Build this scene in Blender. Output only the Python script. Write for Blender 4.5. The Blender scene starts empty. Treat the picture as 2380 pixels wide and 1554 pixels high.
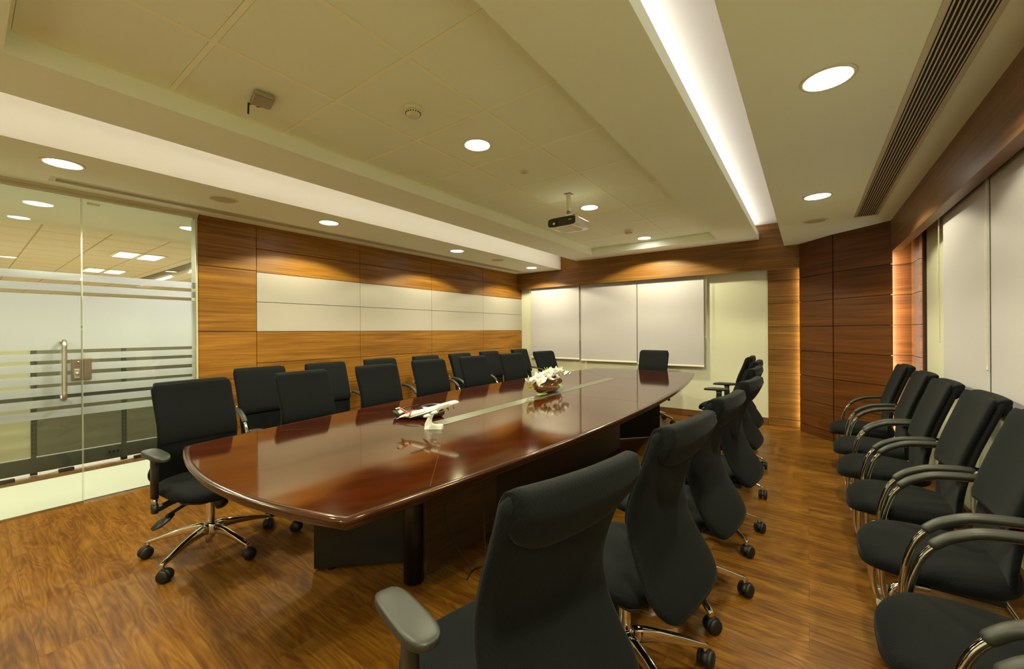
import bpy, bmesh, math, random
from mathutils import Vector, Matrix
random.seed(7)
PI = math.pi
scn = bpy.context.scene
C = scn.collection

# ------------------------------------------------------------------ camera
cam_d = bpy.data.cameras.new('camera')
cam = bpy.data.objects.new('camera', cam_d); C.objects.link(cam)
cam_d.sensor_width = 36.0
cam_d.lens = 940.8/2380*36.0
cam_d.shift_y = -8.4/2380
cam_d.shift_x = 0.0
cam_d.clip_start = 0.05
cam.matrix_world = (Matrix.Translation((0, 0, 1.3)) @ Matrix.Rotation(0.6309, 4, 'Z')
                    @ Matrix.Rotation(PI/2, 4, 'X') @ Matrix.Rotation(-0.006, 4, 'Z'))
scn.camera = cam

# ------------------------------------------------------------------ world, exposure
w = bpy.data.worlds.new('world'); scn.world = w; w.use_nodes = True
w.node_tree.nodes['Background'].inputs[0].default_value = (0.9, 0.8, 0.6, 1)
w.node_tree.nodes['Background'].inputs[1].default_value = 0.02
scn.view_settings.view_transform = 'Standard'
scn.view_settings.look = 'None'
scn.view_settings.gamma = 1.0
scn.view_settings.use_curve_mapping = False
scn.view_settings.exposure = 1.10
try:
    scn.cycles.max_bounces = 8
    scn.cycles.diffuse_bounces = 5
    scn.cycles.sample_clamp_indirect = 4.0
    scn.cycles.use_denoising = True
except Exception:
    pass

WARM = (1.0, 0.96, 0.62)
COVE = (1.0, 0.84, 0.66)
SOF = 2.386          # side soffits
SLAB = 2.505         # underside of the hung middle slab
TILE = 2.608         # tile field inside the slab
TOP = 2.70           # cove ceiling

def spot(name, x, y, z, power, half=71, col=WARM, rad=0.06, blend=0.14):
    l = bpy.data.lights.new(name, 'SPOT'); l.energy = power; l.color = col
    l.spot_size = math.radians(half*2); l.spot_blend = blend; l.shadow_soft_size = rad
    o = bpy.data.objects.new(name, l); o.location = (x, y, z); C.objects.link(o); return o
def area(name, loc, direction, sx, sy, power, col=COVE, yaxis=None, spread=180):
    l = bpy.data.lights.new(name, 'AREA'); l.shape = 'RECTANGLE'; l.size = sx; l.size_y = sy
    l.energy = power; l.color = col; l.spread = math.radians(spread)
    o = bpy.data.objects.new(name, l); C.objects.link(o)
    z = -Vector(direction).normalized()
    y = Vector(yaxis or (0, 1, 0)); y = (y - z*y.dot(z)).normalized(); x = y.cross(z)
    m = Matrix((x, y, z)).transposed().to_4x4(); m.translation = Vector(loc)
    o.matrix_world = m; return o

DOWN_L = [(-3.84, -1.4), (-3.84, 0.40), (-3.84, 2.18), (-3.83, 3.99), (-3.84, 5.84)]
DOWN_T = [(-1.87, -1.5), (-1.87, 0.41), (-1.87, 2.16), (-1.87, 3.97), (-1.87, 5.76)]  # first one is an unseen lamp added behind the camera for bounce light
DOWN_R = [(0.075, -1.4), (0.075, 0.42), (0.075, 2.23), (0.07, 4.155)]
P_L, P_T, P_R = 47.0, 76.0, 38.0
for x, y in DOWN_L: spot('downlight_beam', x, y, SOF-0.012, P_L*(1.3 if y < 1 else 1.0))
for x, y in DOWN_T: spot('downlight_beam', x, y, TILE-0.012, P_T)
for x, y in DOWN_R: spot('downlight_beam', x, y, SOF-0.012, P_R*(1.6 if y < 1 else 1.0))
# hidden strips in the two coves (they lie on top of the slab edges)
area('cove_strip_light', (-3.20, 2.2, 2.575), (-0.45, 0, 1), 0.07, 8.2, 15.0, (1.0, 0.87, 0.72))
area('cove_strip_light', (-0.66, 2.2, 2.575), (0.5, 0, 1), 0.10, 8.2, 7.6, (1.0, 0.92, 0.86))
# vertical strips hidden behind the edges of the wooden column
area('niche_strip_light', (-0.045, 6.455, 1.05), (-1, 0.35, 0), 0.03, 2.05, 3.6, (1.0, 0.86, 0.62), (0, 0, 1))
area('niche_strip_light', (0.655, 5.655, 1.05), (1, 0.25, 0), 0.03, 2.05, 7.5, (1.0, 0.90, 0.66), (0, 0, 1))
area('niche_strip_light', (0.848, 5.205, 1.05), (-0.15, 1, 0), 0.02, 2.05, 2.0, (1.0, 0.90, 0.80), (0, 0, 1))
# office beyond the glass
for x, y in ((-5.25, -0.9), (-5.25, 1.45), (-5.25, 3.2)): spot('downlight_beam', x, y, 2.37, 66, 75, (1.0, 0.96, 0.82))
area('office_panel_beam', (-9.0, 1.8, 2.58), (0, 0, -1), 2.4, 6.0, 200, (1.0, 0.93, 0.78))
area('office_panel_beam', (-18.5, 1.8, 2.58), (0, 0, -1), 6, 6.0, 240, (1.0, 0.93, 0.78))
area('office_panel_beam', (-12.6, 1.8, 2.58), (0, 0, -1), 2.4, 6.0, 180, (1.0, 0.93, 0.78))

# ------------------------------------------------------------------ materials
def newmat(name):
    m = bpy.data.materials.new(name); m.use_nodes = True
    nt = m.node_tree; b = nt.nodes['Principled BSDF']; return m, nt, b
def plain(name, col, rough=0.5, metal=0.0, coat=0.0, coat_r=0.05, bump=None, spec=0.5, sheen=0.0, emit=None, es=0, var=0.0):
    m, nt, b = newmat(name)
    b.inputs['Base Color'].default_value = (*col, 1)
    b.inputs['Roughness'].default_value = rough; b.inputs['Metallic'].default_value = metal
    b.inputs['Coat Weight'].default_value = coat; b.inputs['Coat Roughness'].default_value = coat_r
    b.inputs['Specular IOR Level'].default_value = spec
    b.inputs['Sheen Weight'].default_value = sheen
    if emit:
        b.inputs['Emission Color'].default_value = (*emit, 1); b.inputs['Emission Strength'].default_value = es
    tc = nt.nodes.new('ShaderNodeTexCoord')
    if var:
        n = nt.nodes.new('ShaderNodeTexNoise'); n.inputs['Scale'].default_value = 3.0; n.inputs['Detail'].default_value = 4
        nt.links.new(tc.outputs['Object'], n.inputs['Vector'])
        r = nt.nodes.new('ShaderNodeMix'); r.data_type = 'RGBA'
        r.inputs[6].default_value = (*[c*(1-var) for c in col], 1); r.inputs[7].default_value = (*[min(1, c*(1+var)) for c in col], 1)
        nt.links.new(n.outputs['Fac'], r.inputs[0]); nt.links.new(r.outputs[2], b.inputs['Base Color'])
    if bump:
        n = nt.nodes.new('ShaderNodeTexNoise'); n.inputs['Scale'].default_value = bump[0]; n.inputs['Detail'].default_value = 3
        nt.links.new(tc.outputs['Object'], n.inputs['Vector'])
        bp = nt.nodes.new('ShaderNodeBump'); bp.inputs['Strength'].default_value = bump[1]; bp.inputs['Distance'].default_value = 0.002
        nt.links.new(n.outputs['Fac'], bp.inputs['Height']); nt.links.new(bp.outputs[0], b.inputs['Normal'])
    return m
def ramp(nt, stops):
    r = nt.nodes.new('ShaderNodeValToRGB'); e = r.color_ramp.elements
    e[0].position, e[0].color = stops[0][0], (*stops[0][1], 1)
    e[1].position, e[1].color = stops[-1][0], (*stops[-1][1], 1)
    for p, c in stops[1:-1]:
        k = e.new(p); k.color = (*c, 1)
    return r
def wood(name, axis, dark, mid, light, rough=0.4, coat=0.0, coat_r=0.1, fine=60, long=1.1, planks=None, spec=0.5, rot=0.0, tint=None):
    """veneer with its grain along the given axis (0 x, 1 y, 2 z)"""
    m, nt, b = newmat(name)
    tc = nt.nodes.new('ShaderNodeTexCoord')
    src = tc.outputs['Object']
    L = nt.links.new
    if rot:
        rm = nt.nodes.new('ShaderNodeMapping'); rm.inputs['Rotation'].default_value = (0, 0, rot)
        L(src, rm.inputs['Vector']); src = rm.outputs[0]
    mp = nt.nodes.new('ShaderNodeMapping'); sc = [fine, fine, fine] if axis != 3 else [long, long, fine]
    if axis != 3: sc[axis] = long
    mp.inputs['Scale'].default_value = sc; L(src, mp.inputs['Vector'])
    mp2 = nt.nodes.new('ShaderNodeMapping'); sc2 = [fine*0.13]*3 if axis != 3 else [long*0.55, long*0.55, fine*0.13]
    if axis != 3: sc2[axis] = long*0.55
    mp2.inputs['Scale'].default_value = sc2; L(src, mp2.inputs['Vector'])
    n1 = nt.nodes.new('ShaderNodeTexNoise'); n1.inputs['Detail'].default_value = 6; n1.inputs['Roughness'].default_value = 0.70
    n1.inputs['Scale'].default_value = 1.0
    n2 = nt.nodes.new('ShaderNodeTexNoise'); n2.inputs['Detail'].default_value = 3; n2.inputs['Scale'].default_value = 1.0
    n2.inputs['Distortion'].default_value = 1.4
    if planks:
        # planks run along `axis`; width across y, staggered ends
        br = nt.nodes.new('ShaderNodeTexBrick')
        br.inputs['Scale'].default_value = 1.0
        br.inputs['Brick Width'].default_value = planks[0]; br.inputs['Row Height'].default_value = planks[1]
        br.inputs['Mortar Size'].default_value = 0.0012; br.inputs['Mortar Smooth'].default_value = 0.2
        br.offset = 0.37; br.inputs['Bias'].default_value = 0.0
        br.inputs['Color1'].default_value = (0, 0, 0, 1); br.inputs['Color2'].default_value = (1, 1, 1, 1)
        br.inputs['Mortar'].default_value = (0.5, 0.5, 0.5, 1)
        L(src, br.inputs['Vector'])
        ad = nt.nodes.new('ShaderNodeVectorMath'); ad.operation = 'MULTIPLY_ADD'
        cmb = nt.nodes.new('ShaderNodeCombineXYZ'); cmb.inputs[0].default_value = 37; cmb.inputs[1].default_value = 91
        cmb.inputs[2].default_value = 13
        L(br.outputs['Color'], ad.inputs[0]); L(cmb.outputs[0], ad.inputs[1]); L(mp.outputs[0], ad.inputs[2]); L(ad.outputs[0], n1.inputs['Vector'])
        ad2 = nt.nodes.new('ShaderNodeVectorMath'); ad2.operation = 'MULTIPLY_ADD'
        L(br.outputs['Color'], ad2.inputs[0]); L(cmb.outputs[0], ad2.inputs[1]); L(mp2.outputs[0], ad2.inputs[2]); L(ad2.outputs[0], n2.inputs['Vector'])
    else:
        L(mp.outputs[0], n1.inputs['Vector']); L(mp2.outputs[0], n2.inputs['Vector'])
    fac2 = n2.outputs['Fac']
    if planks:
        mw = nt.nodes.new('ShaderNodeMapping'); mw.inputs['Scale'].default_value = (1.5, 9.0, 9.0); L(src, mw.inputs['Vector'])
        ad3 = nt.nodes.new('ShaderNodeVectorMath'); ad3.operation = 'MULTIPLY_ADD'
        L(br.outputs['Color'], ad3.inputs[0]); L(cmb.outputs[0], ad3.inputs[1]); L(mw.outputs[0], ad3.inputs[2])
        nz = nt.nodes.new('ShaderNodeTexNoise'); nz.inputs['Scale'].default_value = 1.0; nz.inputs['Detail'].default_value = 1.5
        L(ad3.outputs[0], nz.inputs['Vector'])
        rg = nt.nodes.new('ShaderNodeMath'); rg.operation = 'MULTIPLY'; rg.inputs[1].default_value = 95.0; L(nz.outputs['Fac'], rg.inputs[0])
        sn = nt.nodes.new('ShaderNodeMath'); sn.operation = 'SINE'; L(rg.outputs[0], sn.inputs[0])
        sc_ = nt.nodes.new('ShaderNodeMath'); sc_.operation = 'MULTIPLY_ADD'; sc_.inputs[1].default_value = 0.11; L(sn.outputs[0], sc_.inputs[0]); L(n2.outputs['Fac'], sc_.inputs[2])
        fac2 = sc_.outputs[0]
    mx = nt.nodes.new('ShaderNodeMath'); mx.operation = 'MULTIPLY_ADD'; mx.inputs[1].default_value = 0.62
    mu = nt.nodes.new('ShaderNodeMath'); mu.operation = 'MULTIPLY'; mu.inputs[1].default_value = 0.38
    L(fac2, mu.inputs[0]); L(n1.outputs['Fac'], mx.inputs[0]); L(mu.outputs[0], mx.inputs[2])
    rp = ramp(nt, [(0.37, dark), (0.5, mid), (0.64, light)])
    L(mx.outputs[0], rp.inputs[0])
    out = rp.outputs[0]
    if planks:
        hv = nt.nodes.new('ShaderNodeMix'); hv.data_type = 'RGBA'; hv.blend_type = 'MULTIPLY'; hv.inputs[0].default_value = 1
        tn = ramp(nt, [(0.0, (0.93, 0.92, 0.91)), (1.0, (1.0, 1.0, 1.0))])
        L(br.outputs['Color'], tn.inputs[0]); L(out, hv.inputs[6]); L(tn.outputs[0], hv.inputs[7])
        ms = nt.nodes.new('ShaderNodeMix'); ms.data_type = 'RGBA'; ms.inputs[7].default_value = (*[c*1.0 for c in dark], 1)
        L(br.outputs['Fac'], ms.inputs[0]); L(hv.outputs[2], ms.inputs[6]); out = ms.outputs[2]
    L(out, b.inputs['Base Color'])
    b.inputs['Roughness'].default_value = rough; b.inputs['Coat Weight'].default_value = coat
    b.inputs['Coat Roughness'].default_value = coat_r; b.inputs['Specular IOR Level'].default_value = spec
    if tint: b.inputs['Specular Tint'].default_value = (*tint, 1)
    bp = nt.nodes.new('ShaderNodeBump'); bp.inputs['Strength'].default_value = 0.0 if tint else 0.08; bp.inputs['Distance'].default_value = 0.001
    L(n1.outputs['Fac'], bp.inputs['Height']); L(bp.outputs[0], b.inputs['Normal'])
    return m
def fabric(name, col, pitch=0.011):
    """dark weave with a fine diamond lattice"""
    m, nt, b = newmat(name); L = nt.links.new
    tc = nt.nodes.new('ShaderNodeTexCoord'); hs = []
    for sg in (1, -1):
        d = nt.nodes.new('ShaderNodeVectorMath'); d.operation = 'DOT_PRODUCT'; k = PI/pitch
        d.inputs[1].default_value = (0.62*sg*k, k, 0.62*sg*k); L(tc.outputs['Object'], d.inputs[0])
        sn = nt.nodes.new('ShaderNodeMath'); sn.operation = 'SINE'; L(d.outputs['Value'], sn.inputs[0])
        ab = nt.nodes.new('ShaderNodeMath'); ab.operation = 'ABSOLUTE'; L(sn.outputs[0], ab.inputs[0]); hs.append(ab)
    mn = nt.nodes.new('ShaderNodeMath'); mn.operation = 'MINIMUM'; L(hs[0].outputs[0], mn.inputs[0]); L(hs[1].outputs[0], mn.inputs[1])
    rp = ramp(nt, [(0.0, tuple(c*0.78 for c in col)), (0.55, tuple(c*1.06 for c in col))])
    L(mn.outputs[0], rp.inputs[0]); L(rp.outputs[0], b.inputs['Base Color'])
    b.inputs['Roughness'].default_value = 0.8; b.inputs['Sheen Weight'].default_value = 0.04
    b.inputs['Sheen Roughness'].default_value = 0.4; b.inputs['Specular IOR Level'].default_value = 0.08
    bp = nt.nodes.new('ShaderNodeBump'); bp.inputs['Strength'].default_value = 0.35; bp.inputs['Distance'].default_value = 0.001
    L(mn.outputs[0], bp.inputs['Height']); L(bp.outputs[0], b.inputs['Normal'])
    return m
def thin_glass(name, tint=(0.93, 0.97, 0.90)):
    m = bpy.data.materials.new(name); m.use_nodes = True; nt = m.node_tree; nt.nodes.clear(); L = nt.links.new
    o = nt.nodes.new('ShaderNodeOutputMaterial'); tr = nt.nodes.new('ShaderNodeBsdfTransparent'); tr.inputs[0].default_value = (*tint, 1)
    gl = nt.nodes.new('ShaderNodeBsdfGlossy'); gl.inputs['Roughness'].default_value = 0.0
    fr = nt.nodes.new('ShaderNodeFresnel'); fr.inputs[0].default_value = 1.5
    mx = nt.nodes.new('ShaderNodeMixShader'); L(fr.outputs[0], mx.inputs[0]); L(tr.outputs[0], mx.inputs[1]); L(gl.outputs[0], mx.inputs[2])
    L(mx.outputs[0], o.inputs[0]); return m
def frosted(name, col=(0.80, 0.785, 0.845), alpha=0.1):
    m = bpy.data.materials.new(name); m.use_nodes = True; nt = m.node_tree; nt.nodes.clear(); L = nt.links.new
    o = nt.nodes.new('ShaderNodeOutputMaterial')
    d = nt.nodes.new('ShaderNodeBsdfDiffuse'); d.inputs[0].default_value = (*col, 1)
    t = nt.nodes.new('ShaderNodeBsdfTranslucent'); t.inputs[0].default_value = (*col, 1)
    tr = nt.nodes.new('ShaderNodeBsdfTransparent')
    a = nt.nodes.new('ShaderNodeMixShader'); a.inputs[0].default_value = 0.55; L(d.outputs[0], a.inputs[1]); L(t.outputs[0], a.inputs[2])
    b = nt.nodes.new('ShaderNodeMixShader'); b.inputs[0].default_value = alpha; L(a.outputs[0], b.inputs[1]); L(tr.outputs[0], b.inputs[2])
    L(b.outputs[0], o.inputs[0]); return m

M = {}
M['ceiling'] = plain('ceiling_paint', (0.88, 0.93, 0.80), 0.85, bump=(40, 0.05))
M['cove'] = plain('cove_paint', (0.80, 0.79, 0.76), 0.85)
M['tile'] = plain('ceiling_tile', (0.87, 0.92, 0.78), 0.9, bump=(220, 0.15))
M['gridbar'] = plain('ceiling_grid_bar', (0.92, 0.93, 0.74), 0.6)
M['wallpaint'] = plain('wall_paint', (0.66, 0.65, 0.49), 0.75, bump=(60, 0.04))
M['whitepanel'] = plain('white_laminate', (0.39, 0.350, 0.30), 0.45)
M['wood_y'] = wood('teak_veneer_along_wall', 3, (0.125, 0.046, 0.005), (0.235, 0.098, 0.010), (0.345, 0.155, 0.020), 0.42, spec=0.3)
M['wood_x'] = wood('teak_veneer_across', 3, (0.10, 0.040, 0.006), (0.18, 0.078, 0.012), (0.27, 0.125, 0.022), 0.45, spec=0.3)
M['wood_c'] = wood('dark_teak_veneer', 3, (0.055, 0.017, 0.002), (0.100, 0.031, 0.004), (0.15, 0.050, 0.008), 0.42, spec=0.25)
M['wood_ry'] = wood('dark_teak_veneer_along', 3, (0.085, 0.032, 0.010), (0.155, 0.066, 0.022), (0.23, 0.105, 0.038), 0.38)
M['groove'] = plain('dark_groove', (0.03, 0.012, 0.005), 0.8)
M['floor'] = wood('laminate_floor', 0, (0.105, 0.036, 0.004), (0.185, 0.072, 0.007), (0.275, 0.125, 0.018), 0.38, fine=52, long=2.4,
                  planks=(1.25, 0.185), coat=0.12, coat_r=0.15, spec=0.25)
M['skirt'] = wood('skirting_veneer', 0, (0.10, 0.04, 0.012), (0.17, 0.075, 0.022), (0.24, 0.11, 0.035), 0.4)
M['mahog'] = wood('mahogany_veneer', 1, (0.021, 0.0030, 0.0008), (0.039, 0.0058, 0.0012), (0.062, 0.011, 0.0025), 0.07,
                  fine=22, long=1.6, rot=0.5, spec=1.0, tint=(1.0, 0.78, 0.10))
M['mahog_edge'] = wood('mahogany_edge', 1, (0.020, 0.006, 0.003), (0.036, 0.010, 0.005), (0.055, 0.017, 0.008), 0.16, fine=22, spec=0.6, tint=(1.0, 0.82, 0.5))
M['inlay'] = plain('grey_cable_inlay', (0.10, 0.105, 0.065), 0.3, spec=0.5)
M['black_lam'] = plain('black_laminate', (0.006, 0.005, 0.004), 0.35)
M['brown_lam'] = wood('dark_brown_laminate', 1, (0.03, 0.016, 0.006), (0.05, 0.028, 0.010), (0.075, 0.042, 0.016), 0.4)
M['fabric'] = fabric('charcoal_fabric', (0.0072, 0.0084, 0.0090))
M['plastic'] = plain('black_plastic', (0.012, 0.012, 0.011), 0.42, bump=(300, 0.1))
M['armpad'] = plain('soft_black_polyurethane', (0.022, 0.022, 0.017), 0.45, bump=(350, 0.12))
M['rubber'] = plain('caster_rubber', (0.008, 0.008, 0.008), 0.5)
M['chrome'] = plain('chrome', (0.82, 0.80, 0.76), 0.07, 1.0)
M['steel'] = plain('brushed_steel', (0.66, 0.63, 0.54), 0.34, 1.0)
M['steel_dark'] = plain('dull_steel', (0.30, 0.24, 0.19), 0.35, 0.9)
M['blind'] = plain('roller_blind_fabric', (0.475, 0.445, 0.465), 0.8, bump=(400, 0.08))
M['blindbar'] = plain('blind_bar', (0.80, 0.76, 0.62), 0.5)
M['cord'] = plain('blind_cord', (0.70, 0.66, 0.52), 0.6)
M['glass'] = thin_glass('clear_glass')
M['film'] = frosted('frosted_film')
M['glassedge'] = plain('glass_edge', (0.50, 0.58, 0.42), 0.2)
M['alu'] = plain('painted_aluminium', (0.55, 0.50, 0.33), 0.45)
M['lamp'] = plain('lit_diffuser', (1, 1, 1), 0.5, emit=(1.0, 0.96, 0.88), es=14)
M['officelamp'] = plain('lit_office_panel', (1, 1, 1), 0.5, emit=(1.0, 0.97, 0.88), es=5)
M['trimring'] = plain('downlight_ring', (0.76, 0.74, 0.58), 0.35)
M['speaker'] = plain('speaker_mesh', (0.56, 0.54, 0.40), 0.6, bump=(900, 0.6))
M['slot'] = plain('dark_slot', (0.004, 0.004, 0.006), 0.8)
M['slat'] = plain('grille_slat', (0.55, 0.50, 0.36), 0.45)
M['slatshade'] = plain('slot_back', (0.30, 0.27, 0.18), 0.7)
M['white_plastic'] = plain('white_plastic', (0.72, 0.68, 0.50), 0.4)
M['white_gloss'] = plain('white_gloss', (0.86, 0.86, 0.84), 0.2, coat=0.6)
M['dark_glass'] = plain('projector_front', (0.004, 0.004, 0.006), 0.12, coat=1.0)
M['router'] = plain('grey_metal_case', (0.30, 0.27, 0.18), 0.35, 0.6)
M['green'] = plain('green_sleeve', (0.12, 0.35, 0.04), 0.5)
M['wire'] = plain('black_wire', (0.01, 0.01, 0.012), 0.5)
M['red'] = plain('red_paint', (0.62, 0.03, 0.02), 0.3)
M['greenpaint'] = plain('green_paint', (0.01, 0.16, 0.05), 0.3)
M['gold'] = plain('gold_lettering', (0.33, 0.24, 0.09), 0.4)
M['leather'] = plain('black_leather', (0.012, 0.011, 0.010), 0.3, bump=(300, 0.2))
M['greyfelt'] = plain('grey_card', (0.16, 0.16, 0.13), 0.7)
M['bowl'] = plain('copper_brown_glaze', (0.20, 0.075, 0.018), 0.22, 0.3, coat=0.8)
M['petal'] = plain('white_petal', (0.90, 0.88, 0.84), 0.55)
M['yellow'] = plain('yellow_petal', (0.72, 0.62, 0.05), 0.5)
M['leafg'] = plain('green_leaf', (0.14, 0.30, 0.04), 0.5)
M['leafy'] = plain('yellow_green_leaf', (0.50, 0.52, 0.10), 0.5)
M['officefloor'] = plain('pale_corridor_tile', (0.80, 0.79, 0.66), 0.35, var=0.03)
M['officewood'] = wood('office_floor', 1, (0.20, 0.14, 0.08), (0.28, 0.21, 0.13), (0.36, 0.27, 0.17), 0.4)
M['partition'] = plain('grey_partition_panel', (0.125, 0.112, 0.068), 0.5, var=0.12)
M['partition_pale'] = plain('pale_partition_panel', (0.42, 0.38, 0.24), 0.5)
M['partframe'] = plain('dark_partition_frame', (0.045, 0.047, 0.030), 0.5)
M['officewall'] = plain('office_wall', (0.66, 0.66, 0.50), 0.7)
def tiled(name, col, line, sx, sy, mw):
    m, nt, b = newmat(name); tc = nt.nodes.new('ShaderNodeTexCoord'); br = nt.nodes.new('ShaderNodeTexBrick')
    br.offset = 0; br.inputs['Scale'].default_value = 1; br.inputs['Brick Width'].default_value = sx; br.inputs['Row Height'].default_value = sy
    br.inputs['Mortar Size'].default_value = mw; br.inputs['Color1'].default_value = (*col, 1); br.inputs['Color2'].default_value = (*col, 1)
    br.inputs['Mortar'].default_value = (*line, 1); nt.links.new(tc.outputs['Object'], br.inputs['Vector'])
    nt.links.new(br.outputs['Color'], b.inputs['Base Color']); b.inputs['Roughness'].default_value = 0.8; return m
M['officeceiling'] = tiled('office_ceiling_tiles', (0.66, 0.64, 0.50), (0.40, 0.35, 0.22), 0.6, 0.6, 0.010)

# ------------------------------------------------------------------ mesh helpers
def BM(): return bmesh.new()
def box(bm, x0, x1, y0, y1, z0, z1, mi=0):
    v = [bm.verts.new((x, y, z)) for z in (z0, z1) for x, y in ((x0, y0), (x1, y0), (x1, y1), (x0, y1))]
    for f in ((0, 3, 2, 1), (4, 5, 6, 7), (0, 1, 5, 4), (1, 2, 6, 5), (2, 3, 7, 6), (3, 0, 4, 7)):
        bm.faces.new([v[i] for i in f]).material_index = mi
def prism(bm, poly, z0, z1, mi=0):
    n = len(poly)
    a = [bm.verts.new((p[0], p[1], z0)) for p in poly]; b = [bm.verts.new((p[0], p[1], z1)) for p in poly]
    bm.faces.new(a[::-1]).material_index = mi; bm.faces.new(b).material_index = mi
    for i in range(n):
        bm.faces.new((a[i], a[(i+1) % n], b[(i+1) % n], b[i])).material_index = mi
def loft(bm, rings, cap=True, mi=0, closed=False):
    R = [[bm.verts.new(p) for p in r] for r in rings]
    n = len(rings[0]); m = len(R)
    for k in range(m if closed else m-1):
        a, b = R[k], R[(k+1) % m]
        for i in range(n):
            f = bm.faces.new((a[i], a[(i+1) % n], b[(i+1) % n], b[i])); f.material_index = mi; f.smooth = True
    if cap and not closed:
        for r in (R[0][::-1], R[-1]):
            f = bm.faces.new(r); f.material_index = mi
def catmull(pts, n=6):
    P = [Vector(p) for p in pts]; out = []
    for i in range(len(P)-1):
        p0 = P[max(i-1, 0)]; p1 = P[i]; p2 = P[i+1]; p3 = P[min(i+2, len(P)-1)]
        for k in range(n):
            t = k/n
            out.append(0.5*((2*p1)+(-p0+p2)*t+(2*p0-5*p1+4*p2-p3)*t*t+(-p0+3*p1-3*p2+p3)*t**3))
    out.append(P[-1]); return out
def tube(bm, pts, r, seg=10, smooth=0, mi=0, ry=None, up=None):
    P = catmull(pts, smooth) if smooth else [Vector(p) for p in pts]
    rs = r if isinstance(r, (list, tuple)) else None
    rings = []; prev = None
    for i, p in enumerate(P):
        t = (P[min(i+1, len(P)-1)] - P[max(i-1, 0)]).normalized()
        if prev is None:
            u = Vector(up or ((0, 0, 1) if abs(t.z) < 0.9 else (1, 0, 0)))
        else: u = prev
        u = (u - t*u.dot(t)).normalized(); prev = u; s = t.cross(u)
        if rs: f = i/(len(P)-1)*(len(rs)-1); k = min(int(f), len(rs)-2); rad = rs[k]*(1-(f-k))+rs[k+1]*(f-k)
        else: rad = r
        ra, rb = rad, (rad*ry if ry else rad)
        rings.append([p + u*ra*math.cos(a) + s*rb*math.sin(a) for a in [2*PI*j/seg for j in range(seg)]])
    loft(bm, rings, mi=mi)
def lathe(bm, prof, seg=24, mat=None, mi=0):
    rings = []
    for r, z in prof:
        ring = [Vector((max(r, 1e-4)*math.cos(2*PI*j/seg), max(r, 1e-4)*math.sin(2*PI*j/seg), z)) for j in range(seg)]
        if mat: ring = [mat @ v for v in ring]
        rings.append(ring)
    loft(bm, rings, mi=mi)
def sring(w, t, n=24, e=2.6):
    """superellipse outline, half sizes w and t"""
    out = []
    for j in range(n):
        a = 2*PI*j/n; ca, sa = math.cos(a), math.sin(a)
        out.append((w*math.copysign(abs(ca)**(2/e), ca), t*math.copysign(abs(sa)**(2/e), sa)))
    return out
def interp(tab, x):
    if x <= tab[0][0]: return tab[0][1]
    for (a, b), (c, d) in zip(tab, tab[1:]):
        if x <= c:
            f = (x-a)/(c-a); f = f*f*(3-2*f) if False else f
            return b+(d-b)*f
    return tab[-1][1]
def link(name, bm, mats, parent=None, bevel=0, smooth=False, sub=0):
    me = bpy.data.meshes.new(name)
    bmesh.ops.recalc_face_normals(bm, faces=bm.faces)
    bm.to_mesh(me); bm.free()
    for m in (mats if isinstance(mats, (list, tuple)) else [mats]): me.materials.append(M[m])
    if smooth:
        for p in me.polygons: p.use_smooth = True
    o = bpy.data.objects.new(name, me); C.objects.link(o)
    if parent: o.parent = parent
    if bevel:
        b = o.modifiers.new('bevel', 'BEVEL'); b.width = bevel; b.segments = 2; b.limit_method = 'ANGLE'; b.angle_limit = math.radians(40)
    if sub:
        s = o.modifiers.new('sub', 'SUBSURF'); s.levels = sub; s.render_levels = sub
    return o
def tag(o, label, cat, group=None):
    o['label'] = label; o['category'] = cat
    if group: o['group'] = group
    return o
def struct(name, bm, mats, parent=None, bevel=0, label=None):
    o = link(name, bm, mats, parent, bevel)
    if not parent:
        o['kind'] = 'structure'
    return o
def thing(name, label, cat, loc=(0, 0, 0), rz=0, group=None):
    o = bpy.data.objects.new(name, None); o.empty_display_size = 0.1; C.objects.link(o)
    o.location = loc; o.rotation_euler = (0, 0, rz)
    tag(o, label, cat, group); return o
def dup(root, loc, rz, label):
    r = root.copy(); C.objects.link(r); r.location = loc; r.rotation_euler = (0, 0, rz); r['label'] = label
    for ch in list(root.children):
        c = ch.copy(); C.objects.link(c); c.parent = r
        for g in list(ch.children):
            d = g.copy(); C.objects.link(d); d.parent = c
    return r

# ------------------------------------------------------------------ the room
YN = -2.2      # wall behind the camera
bm = BM(); box(bm, -4.56, 1.0, YN, 6.6, -0.1, 0.0); struct('floor', bm, 'floor')

# left wall: wood panels and a band of white panels
A = -4.507
cols = [1.296, 1.786, 2.962, 4.149, 5.333, 6.495]
JZ = [0.0, 0.365, 0.687, 0.987, 1.309, 1.610, 1.911, 2.150, SOF+0.02]
G = 0.005
bm = BM(); wb = BM()
box(bm, A-0.12, A-0.018, 1.296, 6.62, 0, 2.75, 1)
for i in range(5):
    y0, y1 = cols[i]+G/2, cols[i+1]-G/2
    if i == 0:
        zz = [0.0, 0.365, 0.85, 1.309, 1.911+0.012, SOF+0.02]
        for a, b in zip(zz, zz[1:]): box(bm, A-0.02, A, y0, y1, a+G/2, b-G/2)
    else:
        for k in range(8):
            a, b = JZ[k]+G/2, JZ[k+1]-G/2
            if k in (4, 5): box(wb, A-0.02, A+0.001, y0, y1, a, b)
            else: box(bm, A-0.02, A, y0, y1, a, b)
wl = struct('wall_left', bm, ['wood_y', 'groove'], bevel=0.001)
o = link('white_panel', wb, 'whitepanel', wl, bevel=0.001); o['label'] = 'cream white laminate panel band'

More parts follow.
